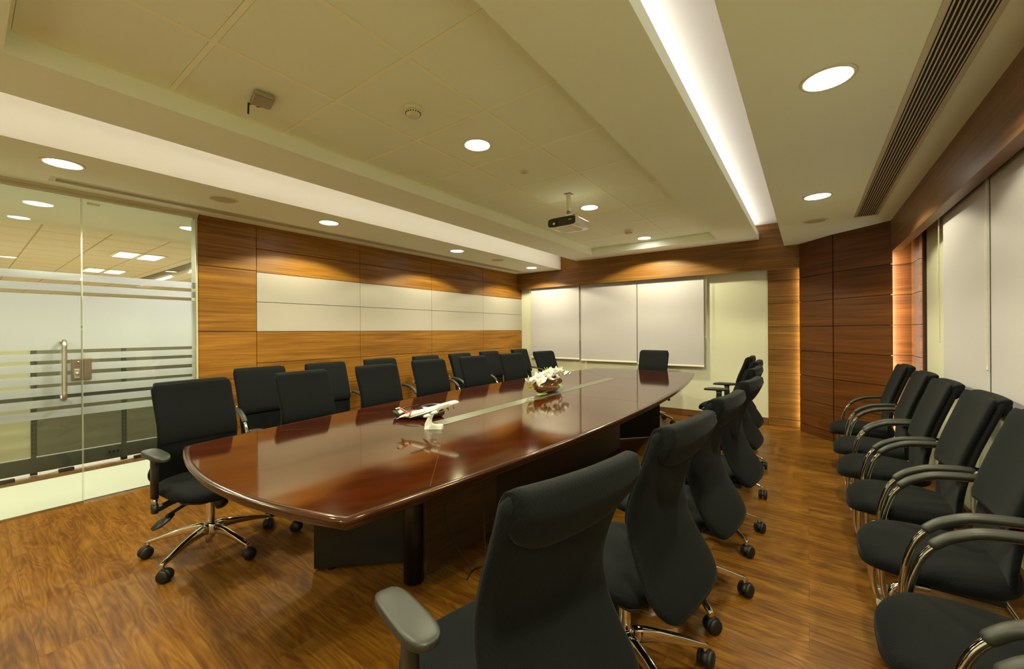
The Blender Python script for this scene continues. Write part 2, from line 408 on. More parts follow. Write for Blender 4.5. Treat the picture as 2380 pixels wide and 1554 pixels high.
# far wall
bm = BM(); box(bm, -4.6, 1.3, 6.5, 6.6, 0, 2.75); struct('wall_far', bm, 'wallpaint')
bm = BM()
ez = 1.9507-0.308*0
zs = [0.0] + [1.64+0.308*k-0.308*6+0.0 for k in range(2, 9)]
zs = [0.0, 0.102, 0.410, 0.718, 1.026, 1.334, 1.642, 1.950, 2.2]
for a, b in zip(zs, zs[1:]): box(bm, -0.435, 0.02, 6.478, 6.499, a+G/2, b-G/2)
box(bm, -0.433, 0.02, 6.484, 6.4995, 0, 2.2, 1)
struct('trim_1', bm, ['wood_x', 'groove'])
bm = BM(); box(bm, -4.505, -0.437, 6.482, 6.4995, 0, 0.10); struct('baseboard_far', bm, 'skirt', bevel=0.002)
# wood bulkhead across the far wall
bm = BM(); box(bm, -4.505, -0.07, 6.357, 6.40, 2.09, 2.72); box(bm, -4.505, -0.07, 6.40, 6.4995, 2.60, 2.72)
struct('trim_2', bm, 'wood_x', bevel=0.001)

# faceted wooden column in the far right corner
CP = [(-0.0835, 6.357), (0.2315, 5.942), (0.6795, 5.538)]
bm = BM()
def facet(p, q, z0, z1, th=0.02, g=0.0015, mi=0):
    d = Vector((q[0]-p[0], q[1]-p[1])).normalized(); n = Vector((-d.y, d.x))
    if n.y < 0: n = -n
    a = Vector(p)+d*g; b = Vector(q)-d*g
    prism(bm, [a, b, b+n*th, a+n*th], z0, z1, mi)
cz = [0.0, 0.410-0.307, 0.411, 0.719, 1.027, 1.335, 1.643, 1.951, SOF+0.02]
for a, b in zip(cz, cz[1:]):
    facet(CP[0], CP[1], a+0.003, b-0.003, g=0.0); facet((CP[1][0]+0.010, CP[1][1]-0.009), CP[2], a+0.003, b-0.003, g=0.0)
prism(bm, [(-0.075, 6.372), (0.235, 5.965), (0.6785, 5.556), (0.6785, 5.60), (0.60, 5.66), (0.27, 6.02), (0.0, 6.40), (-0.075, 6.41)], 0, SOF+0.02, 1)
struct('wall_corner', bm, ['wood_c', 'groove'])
# niche between column and window wall
bm = BM()
nz = [0.0, 0.105, 0.413, 0.721, 1.029, 1.337, 1.645, 1.953, 2.3]
for a, b in zip(nz, nz[1:]):
    facet((0.58, 5.76), (0.846, 5.657), a+G/2, b-G/2)
    box(bm, 0.845, 0.865, 5.30, 5.66, a+G/2, b-G/2)
box(bm, 0.58, 0.90, 5.80, 5.84, 0, 2.7, 1); box(bm, 0.866, 0.93, 5.12, 5.84, 0, 2.7, 1)
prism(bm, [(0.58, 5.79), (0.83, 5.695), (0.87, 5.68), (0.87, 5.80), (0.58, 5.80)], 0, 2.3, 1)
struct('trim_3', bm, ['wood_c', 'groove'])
bm = BM(); box(bm, 0.845, 0.90, 5.10, 5.18, 0, 2.4); struct('trim_4', bm, 'groove')

# right (window) wall with its bulkhead
bm = BM(); box(bm, 0.86, 0.96, YN, 5.12, 0, 2.75); struct('wall_right', bm, 'wallpaint')
bm = BM(); box(bm, 0.842, 0.8595, YN, 5.10, 0, 0.10); struct('baseboard_right', bm, 'skirt')
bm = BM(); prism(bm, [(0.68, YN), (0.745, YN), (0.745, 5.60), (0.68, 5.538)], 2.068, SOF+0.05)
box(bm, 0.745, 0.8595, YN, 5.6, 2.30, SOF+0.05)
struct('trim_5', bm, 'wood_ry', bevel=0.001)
# wall behind the camera
bm = BM(); box(bm, -4.6, 1.0, YN-0.1, YN, 0, 2.75); struct('wall_near', bm, 'wallpaint')

# ceiling: side soffits, cove upstands, top ceiling, hung slab with tile field
bm = BM()
XL, XR = -3.557, -0.243
box(bm, -4.56, XL, YN, 6.356, SOF, SOF+0.03)
prism(bm, [(XR, YN), (0.70, YN), (0.70, 5.545), (0.24, 5.96), (-0.06, 6.40), (XR, 6.3565)], SOF, SOF+0.03)
struct('ceiling', bm, 'ceiling')
bm = BM()
box(bm, XL-0.03, XL+0.0005, YN, 6.356, SOF+0.001, TOP)
box(bm, XR-0.0005, XR+0.03, YN, 6.356, SOF+0.001, TOP)
box(bm, -4.56, 1.0, YN, 6.62, TOP, TOP+0.05)
struct('ceiling_cove', bm, 'cove')
# slab
SX0, SX1 = -3.24, -0.522
RX0, RX1, RY0, RY1 = -2.775, -0.975, 0.118, 5.985
bm = BM()
for (x0, x1, y0, y1) in ((SX0, RX0, YN+0.3, 6.355), (RX1, SX1, YN+0.3, 6.355), (RX0, RX1, YN+0.3, RY0), (RX0, RX1, RY1, 6.355)):
    box(bm, x0, x1, y0, y1, SLAB, SLAB+0.012)
for (x0, x1, y0, y1) in ((RX0-0.012, RX0, RY0, RY1), (RX1, RX1+0.012, RY0, RY1), (RX0-0.012, RX1+0.012, RY0-0.012, RY0), (RX0-0.012, RX1+0.012, RY1, RY1+0.012)):
    box(bm, x0, x1, y0, y1, SLAB+0.012, TILE+0.03)
box(bm, SX0, SX0+0.012, YN+0.3, 6.355, SLAB+0.012, 2.59); box(bm, SX1-0.012, SX1, YN+0.3, 6.355, SLAB+0.012, 2.59)
struct('ceiling_slab', bm, 'ceiling')
# tile field
gx = [RX0, -2.152, -1.543, RX1]; gy = [RY0] + [0.683+0.5875*k for k in range(9)] + [RY1]
bm = BM()
hb = 0.012
for i in range(3):
    for j in range(len(gy)-1):
        x0 = gx[i]+(hb+0.002 if i else 0.0215); x1 = gx[i+1]-(hb+0.002 if i < 2 else 0.0225)
        y0 = gy[j]+(hb+0.002 if j else 0.0225); y1 = gy[j+1]-(hb+0.002 if j < len(gy)-2 else 0.0225)
        box(bm, x0, x1, y0, y1, TILE, TILE+0.012)
t = struct('ceiling_tiles', bm, 'tile')
bm = BM()
for x in gx[1:3]: box(bm, x-hb, x+hb, RY0+0.021, RY1-0.021, TILE-0.002, TILE+0.006)
for y in gy[1:-1]:
    for i in range(3): box(bm, gx[i]+(hb if i else 0.021), gx[i+1]-(hb if i < 2 else 0.021), y-hb, y+hb, TILE-0.002, TILE+0.006)
for (x0, x1, y0, y1) in ((RX0, RX0+0.021, RY0, RY1), (RX1-0.021, RX1, RY0, RY1), (RX0+0.021, RX1-0.021, RY0, RY0+0.021), (RX0+0.021, RX1-0.021, RY1-0.021, RY1)):
    box(bm, x0, x1, y0, y1, TILE-0.002, TILE+0.006)
link('grid_bars', bm, 'gridbar', t)
bm = BM(); box(bm, RX0-0.01, RX1+0.01, RY0-0.01, RY1+0.01, TILE+0.02, TILE+0.03); link('backing', bm, 'slatshade', t)

# ------------------------------------------------------------------ glass front on the left
FILM = [(1.591, 1.755-0.055-0.031+0.0)]
bands = [(0.676, 0.732), (0.760, 0.815), (0.843, 0.904), (0.928, 0.988), (1.018, 1.074), (1.101, 1.152), (1.179, 1.590), (1.618, 1.672), (1.702, 1.757)]
def glass_leaf(nm, y0, y1, z0=0.012, z1=2.345):
    bm = BM(); box(bm, A-0.012, A, y0, y1, z0, z1)
    g = bpy.data.objects.new(nm, None); C.objects.link(g); g['kind'] = 'structure'
    link('glass_pane', bm, 'glass', g)
    bm = BM()
    box(bm, A-0.012, A, y0-0.0015, y0, z0, z1); box(bm, A-0.012, A, y1, y1+0.0015, z0, z1)
    link('glass_edge', bm, 'glassedge', g)
    bm = BM()
    for a, b in bands: box(bm, A-0.0145, A-0.0135, y0+0.002, y1-0.002, a, b)
    o = link('frosted_film', bm, 'film', g); o['label'] = 'frosted film in one wide band and narrow stripes'
    return g
d1 = glass_leaf('door_1', -0.42, 0.561)
w1 = glass_leaf('window_1', 0.568, 1.283)
w2 = glass_leaf('window_2', YN+0.02, -0.427)
bm = BM()
box(bm, A-0.03, A+0.02, YN, 1.295, 2.345, SOF+0.02); box(bm, A+0.02, A+0.045, YN, 1.295, 2.366, SOF+0.001)
box(bm, A-0.125, A+0.008, 1.284, 1.2955, 0, 2.345)
struct('trim_6', bm, 'alu', bevel=0.002)
bm = BM(); box(bm, A-0.02, A+0.008, 0.568, 1.284, 0, 0.012); box(bm, A-0.02, A+0.008, YN, -0.427, 0, 0.012); struct('trim_7', bm, 'steel')
bm = BM(); box(bm, A-0.03, A+0.012, -0.42, 0.56, 0, 0.006); struct('trim_8', bm, 'skirt')
# pull handle (both sides), lock, top patch
bm = BM()
for s in (1, -1):
    xx = A + s*0.055 - (0.012 if s < 0 else 0)
    x0 = A if s > 0 else A-0.012
    tube(bm, [(x0, 0.466, 0.815), (x0+s*0.03, 0.466, 0.812), (xx, 0.466, 0.835), (xx, 0.466, 0.90), (xx, 0.466, 1.15), (xx, 0.466, 1.22), (x0+s*0.03, 0.466, 1.243), (x0, 0.466, 1.24)], 0.0135, 14, 5)
    for z in (0.815, 1.24): lathe(bm, [(0.0, 0), (0.018, 0), (0.018, 0.006), (0, 0.006)], 16, Matrix.Translation((x0, 0.466, z)) @ Matrix.Rotation(s*PI/2, 4, 'Y'))
link('pull_handle', bm, 'steel', d1)
bm = BM(); box(bm, A-0.03, A+0.018, 0.505, 0.560, 0.945, 1.107)
lk = link('lock_case', bm, 'steel_dark', d1, bevel=0.003)
bm = BM(); box(bm, A+0.018, A+0.026, 0.517, 0.547, 0.958, 1.03)
lathe(bm, [(0, 0), (0.010, 0), (0.010, 0.018), (0, 0.018)], 14, Matrix.Translation((A+0.026, 0.533, 0.995)) @ Matrix.Rotation(PI/2, 4, 'Y'))
link('lock_cylinder', bm, 'steel', lk, bevel=0.002)
bm = BM(); lathe(bm, [(0, 0), (0.006, 0), (0.006, 0.008), (0, 0.008)], 12, Matrix.Translation((A+0.018, 0.54, 1.083)) @ Matrix.Rotation(PI/2, 4, 'Y'))
link('lock_screw', bm, 'steel', lk)
bm = BM(); box(bm, A-0.03, A+0.018, 0.569, 0.612, 0.945, 1.107)
link('strike_case', bm, 'steel_dark', w1, bevel=0.003)
bm = BM(); box(bm, A-0.02, A+0.006, 0.595, 0.665, 2.300, 2.318); link('top_patch', bm, 'white_plastic', w1, bevel=0.002)

# office beyond the glass
bm = BM(); box(bm, -5.50, -4.56, -3.5, 7, -0.1, -0.001); struct('floor_corridor', bm, 'officefloor')
bm = BM(); box(bm, -26, -5.50, -3.5, 9, -0.1, -0.001); struct('floor_office', bm, 'officewood')
bm = BM(); box(bm, -6.2, -4.57, -3.5, 7, 2.40, 2.44); box(bm, -26, -6.2, -3.5, 9, 2.60, 2.64, 1); box(bm, -6.22, -6.2, -3.5, 9, 2.40, 2.6)
struct('ceiling_office', bm, ['officewall', 'officeceiling'])
bm = BM(); box(bm, -26.1, -26, -3.5, 9, 0, 2.64); box(bm, -26, -4.6, 8.9, 9, 0, 2.64); box(bm, -26, -4.6, -3.6, -3.5, 0, 2.64)
struct('wall_office', bm, 'officewall')
bm = BM(); box(bm, -5.80, -5.50, -3.4, 6.9, -0.001, 0.003); struct('trim_9', bm, 'skirt')
# partition run
px0, px1 = -5.76, -5.70
ys = [-2.5, -1.75, -1.0, -0.30, 0.405, 1.01, 1.60, 2.4, 3.2]
pr = thing('workstation_partition', 'long low office partition of grey and pale panels in a dark frame behind the glass front', 'partition', (px0, 0, 0))
def local(o): o.matrix_parent_inverse = Matrix.Translation(o.parent.location).inverted(); return o
for i in range(len(ys)-1):
    y0, y1 = ys[i]+0.016, ys[i+1]-0.016
    pale = (i == 3)
    bm = BM(); box(bm, px0+0.005, px1-0.004, y0, y1, 0.175, 0.66); box(bm, px0+0.005, px1-0.004, y0, y1, 0.755, 1.33)
    o = local(link('panel', bm, 'partition_pale' if pale else 'partition', pr, bevel=0.003))
    if pale: o['label'] = 'pale cream panel'
    bm = BM(); box(bm, px0+0.005, px1-0.002, y0-0.01, y1+0.01, 0.03, 0.165); local(link('kick_panel', bm, 'partframe', pr, bevel=0.003))
for y in ys:
    bm = BM(); box(bm, px0, px1, y-0.015, y+0.015, 0.03, 1.35)
    for z in range(26):
        for dy in (-0.008, 0.008): box(bm, px1, px1+0.0006, y+dy-0.002, y+dy+0.002, 0.2+z*0.042, 0.22+z*0.042, 1)
    local(link('post', bm, ['partframe', 'slot'], pr))
    bm = BM(); box(bm, px0-0.01, px1+0.01, y-0.02, y+0.02, 0.0, 0.03); local(link('foot', bm, 'slot', pr))
bm = BM(); box(bm, px0-0.002, px1+0.002, ys[0], ys[-1], 0.665, 0.750); local(link('middle_rail', bm, 'partframe', pr))
bm = BM(); box(bm, px0-0.005, px1+0.005, ys[0], ys[-1], 1.35, 1.375); local(link('top_rail', bm, 'partframe', pr))
for (y, z) in ((0.93, 0.105),):
    bm = BM(); box(bm, px1-0.001, px1+0.003, y-0.055, y+0.055, z-0.025, z+0.02)
    for k in range(3): box(bm, px1+0.003, px1+0.005, y-0.04+k*0.03, y-0.02+k*0.03, z-0.015, z+0.01, 1)
    local(link('power_socket', bm, ['partframe', 'slot'], pr))
for i, (x, y, r) in enumerate(((-5.62, 0.24, 0.1), (-5.66, 0.60, 0.0), (-5.64, 1.12, 0.2))):
    lab = ['dark cable adapter on the office floor nearest the left edge', 'dark cable adapter on the office floor under the grey partition, left of the door seam',
           'dark cable adapter on the office floor, right of the door seam'][i]
    t = thing('power_adapter', lab, 'adapter', (x, y, 0.004), PI/2+r, 'cable adapters on the office floor')
    bm = BM(); box(bm, -0.05, 0.05, -0.02, 0.02, 0, 0.028); link('adapter_body', bm, 'wire', t, bevel=0.004)
    bm = BM(); tube(bm, [(-0.05, 0, 0.015), (-0.09, 0.01, 0.006), (-0.16, 0.0, 0.006), (-0.22, 0.03, 0.006)], 0.004, 6, 3); link('cable', bm, 'alu', t)
# office ceiling lights
for i, (x, y) in enumerate(((-9.1, 1.80), (-11.8, 1.80), (-9.1, -1.0), (-11.8, -1.0), (-14.0, 1.80))):
    lab = ['lit twin ceiling panel light nearest the glass front in the office', 'lit twin ceiling panel light deeper in the office, below the nearest one',
           'lit ceiling panel light at the left edge of the picture, beyond the glass door', 'lit ceiling panel light out of view behind the left edge of the glass door',
           'farthest lit ceiling panel light in the office, seen between the frosted stripes'][i]
    if i == 3: continue
    t = thing('office_panel_light', lab, 'ceiling light', (x, y, 2.588), 0, 'panel lights in the office beyond')
    bm = BM(); box(bm, -0.32, 0.32, -0.32, 0.32, 0, 0.012); link('frame', bm, 'trimring', t)
    for s in (-1, 1):
        bm = BM(); box(bm, -0.29, 0.29, s*0.155-0.115, s*0.155+0.115, -0.003, 0.0); link('diffuser', bm, 'officelamp', t)
bm = BM(); box(bm, -14.4, -6.3, 2.55, 2.75, 2.585, 2.5995); struct('trim_10', bm, 'partition')
bm = BM(); box(bm, -14.4, -6.3, 2.80, 3.05, 2.52, 2.5995); struct('trim_11', bm, 'cove')

# ------------------------------------------------------------------ ceiling fittings
def downlight(x, y, z, label, group, lit=True):
    t = thing('downlight', label, 'ceiling light', (x, y, z), 0, group)
    bm = BM()
    loft(bm, [[(r*math.cos(2*PI*j/36), r*math.sin(2*PI*j/36), zz) for j in range(36)] for r, zz in
              ((0.085, -0.001), (0.088, -0.005), (0.098, -0.004), (0.103, 0.0), (0.085, 0.0))], cap=False, closed=True)
    link('trim_ring', bm, 'trimring', t, smooth=True)
    bm = BM(); lathe(bm, [(0, -0.002), (0.084, -0.002), (0.084, -0.0005), (0, -0.0005)], 36); link('diffuser', bm, 'lamp', t)
    return t
LAB_L = ['round recessed downlight in the left soffit behind the camera', 'round lit downlight in the left soffit, above the glass door', 'round lit downlight in the left soffit, above the near end of the white wall panels',
         'round lit downlight in the left soffit, above the middle of the white wall panels', 'round lit downlight in the left soffit at the far corner']
LAB_T = ['', 'lit downlight in the tile field at the top edge of the picture', 'large round lit downlight in the ceiling tiles beside the nearest smoke detector',
         'round lit downlight in the ceiling tiles just right of the projector', 'farthest small round lit downlight in the ceiling tiles, near the far wall']
LAB_R = ['', 'round downlight in the right soffit beside the camera', 'large round bright downlight in the right soffit, nearest the camera', 'round lit downlight in the right soffit left of the far end of the air grille']
for k, (x, y) in enumerate(DOWN_L):
    if k: downlight(x, y, SOF, LAB_L[k], 'downlights in the left soffit')
for k, (x, y) in enumerate(DOWN_T):
    if k: downlight(x, y, TILE, LAB_T[k], 'downlights in the ceiling tiles')
for k, (x, y) in enumerate(DOWN_R):
    if k: downlight(x, y, SOF, LAB_R[k], 'downlights in the right soffit')
downlight(-5.25, 1.45, 2.40, 'round lit downlight beyond the glass, cut by the edge of the wood wall', 'downlights in the corridor')
def speaker(x, y, label):
    t = thing('ceiling_speaker', label, 'speaker', (x, y, SOF), 0, 'round ceiling speakers')
    bm = BM()
    loft(bm, [[(r*math.cos(2*PI*j/36), r*math.sin(2*PI*j/36), zz) for j in range(36)] for r, zz in
              ((0.082, -0.001), (0.084, -0.006), (0.096, -0.006), (0.104, 0.0), (0.082, 0.0))], cap=False, closed=True)
    link('rim', bm, 'trimring', t, smooth=True)
    bm = BM(); lathe(bm, [(0, -0.0045), (0.055, -0.004), (0.083, -0.002), (0.083, -0.0005), (0, -0.0005)], 36); link('mesh_cover', bm, 'speaker', t, smooth=True)
speaker(-3.84, 1.28, 'flat round ceiling speaker in the left soffit between the two nearest downlights')
speaker(-3.83, 4.88, 'small round ceiling speaker at the far end of the left soffit')
speaker(0.065, 5.08, 'flat round ceiling speaker in the right soffit near the wooden corner')
# right air grille
t = thing('linear_air_grille', 'long cream ceiling air grille with black slots along the right soffit', 'air grille', (0.457, 3.0, SOF))
gx0, gx1 = -0.067, 0.067; gy0, gy1 = -2.9, 2.14
bm = BM(); box(bm, gx0-0.022, gx0, gy0-0.02, gy1+0.02, -0.004, 0.0); box(bm, gx1, gx1+0.022, gy0-0.02, gy1+0.02, -0.004, 0.0)
box(bm, gx0, gx1, gy0-0.02, gy0, -0.004, 0); box(bm, gx0, gx1, gy1, gy1+0.02, -0.004, 0)
link('frame', bm, 'slat', t, bevel=0.001)
bm = BM(); box(bm, gx0, gx1, gy0, gy1, -0.0008, -0.0002); link('dark_opening', bm, 'slot', t)
nb = 9
for k in range(nb):
    xx = gx0+(k+0.5)*(gx1-gx0)/nb+0.0
    bm = BM(); box(bm, xx-0.0026, xx+0.0026, gy0, gy1, -0.0045, -0.0009); link('slat', bm, 'slat', t)
# left slot diffuser
t = thing('slot_diffuser', 'long narrow cream slot diffuser in the left soffit close to the wall', 'air grille', (-4.27, 3.3, SOF))
bm = BM()
for (x0, x1) in ((-0.062, -0.042), (0.042, 0.062)): box(bm, x0, x1, -2.92, 2.78, -0.003, 0)
box(bm, -0.042, 0.042, -2.92, -2.89, -0.003, 0); box(bm, -0.042, 0.042, 2.75, 2.78, -0.003, 0)
link('frame', bm, 'slat', t)
bm = BM(); box(bm, -0.042, 0.042, -2.89, 2.75, -0.0008, -0.0002); link('opening', bm, 'slatshade', t)
for k in range(5):
    bm = BM(); box(bm, -0.034+k*0.017-0.002, -0.034+k*0.017+0.002, -2.89, 2.75, -0.004, -0.0009); link('slat', bm, 'speaker', t)
# smoke detectors
def detector(x, y, label):
    t = thing('smoke_detector', label, 'smoke detector', (x, y, TILE), 0, 'smoke detectors in the ceiling tiles')
    bm = BM(); lathe(bm, [(0, 0), (0.054, 0), (0.056, -0.010), (0.050, -0.024), (0.046, -0.026), (0, -0.026)], 32); link('base', bm, 'white_plastic', t, smooth=True)
    bm = BM(); lathe(bm, [(0, -0.026), (0.043, -0.026), (0.043, -0.034), (0.036, -0.050), (0, -0.052)], 32); hd = link('head', bm, 'white_plastic', t, smooth=True)
    bm = BM()
    for j in range(18):
        a = 2*PI*j/18
        m = Matrix.Rotation(a, 4, 'Z') @ Matrix.Translation((0.0415, 0, -0.037))
        vs = [m @ Vector(p) for p in ((0, -0.003, -0.003), (0, 0.003, -0.003), (0, 0.003, 0.003), (0, -0.003, 0.003), (0.003, -0.003, -0.003), (0.003, 0.003, -0.003), (0.003, 0.003, 0.003), (0.003, -0.003, 0.003))]
        V = [bm.verts.new(v) for v in vs]
        for f in ((0, 3, 2, 1), (4, 5, 6, 7), (0, 1, 5, 4), (1, 2, 6, 5), (2, 3, 7, 6), (3, 0, 4, 7)): bm.faces.new([V[i] for i in f])
    link('vents', bm, 'slot', hd)
detector(-1.857, 1.575, 'cream round smoke detector on the ceiling tile nearest the camera')
detector(-1.89, 5.19, 'small smoke detector on a far ceiling tile behind the projector')
t = thing('ceiling_sensor', 'tiny square white sensor on the ceiling tile between the downlight and the projector', 'sensor', (-1.873, 2.746, TILE))
bm = BM(); box(bm, -0.028, 0.028, -0.028, 0.028, -0.012, 0); b0 = link('case', bm, 'white_plastic', t, bevel=0.003)
bm = BM(); box(bm, -0.014, 0.014, -0.014, 0.014, -0.016, -0.012); link('lens', bm, 'alu', t, bevel=0.002)

# wireless router hung under a tile
t = thing('wireless_router', 'small grey ribbed wireless router hung under the ceiling tiles with black antenna', 'router', (-2.435, 1.0, TILE), math.radians(-12)); t.scale = (0.8, 0.8, 0.8)
bm = BM(); box(bm, -0.085, 0.085, -0.062, 0.062, -0.042, -0.008); body = link('router_body', bm, 'router', t, bevel=0.008)
bm = BM()
for k in range(16):
    xx = -0.072+k*0.0096
    box(bm, 0.085, 0.088, -0.055+k*0.0072, -0.052+k*0.0072, -0.036, -0.012); box(bm, xx, xx+0.004, 0.062, 0.065, -0.036, -0.012)
link('cooling_ribs', bm, 'slat', body)
bm = BM(); box(bm, -0.05, 0.05, -0.03, 0.03, -0.008, 0.0); link('mounting_plate', bm, 'router', t)
bm = BM(); tube(bm, [(-0.085, -0.03, -0.025), (-0.105, -0.045, -0.025), (-0.125, -0.055, -0.02), (-0.135, -0.06, -0.018)], 0.006, 8); tube(bm, [(-0.135, -0.06, -0.010), (-0.137, -0.062, -0.088)], 0.006, 8)
link('antenna', bm, 'wire', t)
bm = BM(); tube(bm, [(-0.085, 0.0, -0.025), (-0.11, 0.02, -0.015), (-0.125, 0.03, -0.006), (-0.15, 0.035, 0.0)], 0.0035, 8, 3); link('green_wire', bm, 'green', t)
bm = BM(); tube(bm, [(-0.085, -0.02, -0.03), (-0.115, -0.01, -0.03), (-0.13, 0.02, -0.01), (-0.13, 0.03, 0.0)], 0.003, 8, 3); link('black_wire', bm, 'wire', t)

# projector
t = thing('ceiling_projector', 'white projector with glossy black front hanging from a cream ceiling pole', 'projector', (-1.845, 3.455, TILE))
zb, zt = 2.268-TILE, 2.360-TILE
bm = BM()
pw, pd = 0.148, 0.14
ring = sring(pw, (zt-zb)/2, 32, 6)
loft(bm, [[(y_*s, yy, (zt+zb)/2+z_*s) for y_, z_ in ring] for yy, s in ((-pd+0.006, 0.97), (-pd+0.012, 1.0), (pd-0.01, 1.0), (pd, 0.96))])
body = link('projector_body', bm, 'white_gloss', t, bevel=0)
bm = BM(); ring = sring(pw-0.006, (zt-zb)/2-0.006, 32, 6)
loft(bm, [[(a, yy, (zt+zb)/2+b) for a, b in ring] for yy in (-pd-0.004, -pd+0.008)])
fr = link('front_panel', bm, 'dark_glass', body)
bm = BM(); lathe(bm, [(0, 0), (0.031, 0), (0.034, 0.006), (0.030, 0.010), (0.022, 0.006), (0.0, 0.004)], 28, Matrix.Translation((-0.075, -pd-0.003, (zt+zb)/2-0.008)) @ Matrix.Rotation(PI/2, 4, 'X'))
link('lens_ring', bm, 'plastic', body, smooth=True)
bm = BM(); lathe(bm, [(0.0, 0), (0.014, 0), (0.011, 0.006), (0.0, 0.006)], 20, Matrix.Translation((-0.075, -pd-0.008, (zt+zb)/2-0.012)) @ Matrix.Rotation(PI/2, 4, 'X'))
link('lens', bm, 'steel', body)
bm = BM(); box(bm, 0.075, 0.105, -pd-0.0055, -pd-0.004, (zt+zb)/2+0.004, (zt+zb)/2+0.010); link('badge', bm, 'steel', body)
bm = BM(); box(bm, -0.10, 0.10, -0.10, 0.09, zb-0.003, zb+0.001); box(bm, 0.06, 0.066, -0.12, 0.12, zb-0.004, zb+0.001, 1); link('base_plate', bm, ['white_plastic', 'slat'], body)
for s in (-1, 1):
    bm = BM(); lathe(bm, [(0, 0), (0.012, 0), (0.012, 0.012), (0, 0.014)], 16, Matrix.Translation((s*0.105, -0.09, zt-0.001))); link('top_knob', bm, 'plastic', body, smooth=True)
bm = BM(); box(bm, -0.016, 0.016, -0.016, 0.016, zt+0.085, 0.0); link('pole', bm, 'white_plastic', t)
bm = BM(); box(bm, -0.013, 0.013, -0.013, 0.013, zt+0.045, zt+0.09); link('pole_joint', bm, 'steel_dark', t)
bm = BM(); box(bm, -0.02, 0.02, -0.02, 0.02, zt+0.004, zt+0.05); box(bm, -0.07, 0.07, -0.012, 0.012, zt, zt+0.006); box(bm, -0.012, 0.012, -0.07, 0.07, zt, zt+0.006); link('bracket', bm, 'white_plastic', t)
bm = BM(); box(bm, -0.035, 0.035, -0.035, 0.035, -0.004, 0); link('ceiling_plate', bm, 'steel_dark', t)

# ------------------------------------------------------------------ roller blinds
def blind(y0, y1, z0, z1, plane, axis, label, group, cord=None):
    """axis 0: runs along x at y=plane; axis 1: runs along y at x=plane. room side is towards -plane"""
    t = thing('roller_blind', label, 'blind', (0, 0, 0), 0, group)
    def P(a, d, z): return (a, plane+d, z) if axis == 0 else (plane+d, a, z)
    def bx(bm, a0, a1, d0, d1, z0, z1):
        p, q = P(a0, d0, z0), P(a1, d1, z1); box(bm, min(p[0], q[0]), max(p[0], q[0]), min(p[1], q[1]), max(p[1], q[1]), z0, z1)
    bm = BM(); bx(bm, y0, y1, -0.001, 0.001, z0, z1); link('blind_fabric', bm, 'blind', t)
    bm = BM(); bx(bm, y0-0.002, y1+0.002, -0.007, 0.007, z0-0.012, z0+0.014); link('bottom_bar', bm, 'blindbar', t, bevel=0.004)
    bm = BM(); tube(bm, [P(y0, 0.0, z1+0.02), P(y1, 0.0, z1+0.02)], 0.022, 16); link('roller', bm, 'blindbar', t)
    if cord:
        a, zl = cord
        bm = BM(); tube(bm, [P(a, -0.012, z1), P(a+0.004, -0.014, (z1+zl)/2), P(a, -0.012, zl+0.02), P(a+0.008, -0.012, zl), P(a+0.018, -0.012, zl+0.02), P(a+0.02, -0.014, (z1+zl)/2), P(a+0.018, -0.012, z1)], 0.0016, 6, 5)
        link('pull_cord', bm, 'cord', t)
    t['z'] = 0; del t['z']
    return t
g = 'white roller blinds on the far wall'
blind(-4.245, -3.238, 0.80, 2.16, 6.43, 0, 'white roller blind on the far wall next to the panelled wall', g, (-4.275, 0.96))
blind(-3.205, -2.217, 0.785, 2.16, 6.43, 0, 'middle white roller blind on the far wall, left of the head chair', g, (-3.228, 1.15))
blind(-2.205, -1.225, 0.765, 2.16, 6.43, 0, 'white roller blind on the far wall directly behind the head chair', g, (-1.205, 1.20))
g = 'white roller blinds along the right wall'
blind(3.205, 4.10, 0.86, 2.16, 0.775, 1, 'white roller blind on the right wall nearest the lit wooden niche', g, (4.14, 1.22))
blind(2.10, 3.185, 0.86, 2.16, 0.775, 1, 'white roller blind on the right wall cut by the right edge of the picture', g, (3.19, 1.1))

# ------------------------------------------------------------------ table
TC = Vector((-1.822, 3.105)); TR = math.radians(0.75)
tb = thing('conference_table', 'long boat-shaped glossy mahogany conference table with rounded edge on a black base', 'table', (TC.x, TC.y, 0), TR)
HL, EW, MW, BU = 2.445, 0.685, 0.882, 0.115
def outline(off=0.0, n=40, m=20):
    pts = []
    def side(s): return MW-(MW-EW)*(s/HL)**2
    hl = HL-off
    for k in range(n+1):                      # right side, near to far
        s = -hl+2*hl*k/n; pts.append((side(s)-off, s))
    for k in range(1, m):                     # far end
        f = 1-2*k/m; pts.append((f*(side(hl)-off), hl+BU*(1-f*f)))
    for k in range(n+1):
        s = hl-2*hl*k/n; pts.append((-side(s)+off, s))
    for k in range(1, m):
        f = -1+2*k/m; pts.append((f*(side(hl)-off), -hl-BU*(1-f*f)))
    return pts
TT = 0.745
bm = BM()
rings = [[(x, y, z) for x, y in outline(o)] for o, z in ((0.022, TT), (0.022, TT-0.02))]
loft(bm, rings); 
for f in bm.faces: f.smooth = False
link('tabletop', bm, 'mahog', tb)
bm = BM()
prof = ((0.0225, TT-0.0003), (0.007, TT-0.0006), (0.002, TT-0.003), (0.0, TT-0.008), (0.0005, TT-0.016), (0.004, TT-0.021), (0.007, TT-0.0225), (0.007, TT-0.025), (0.010, TT-0.034), (0.020, TT-0.043), (0.06, TT-0.046), (0.06, TT-0.021))
loft(bm, [[(x, y, z) for x, y in outline(o)] for o, z in prof], cap=False, closed=True)
link('edge_moulding', bm, 'mahog_edge', tb)
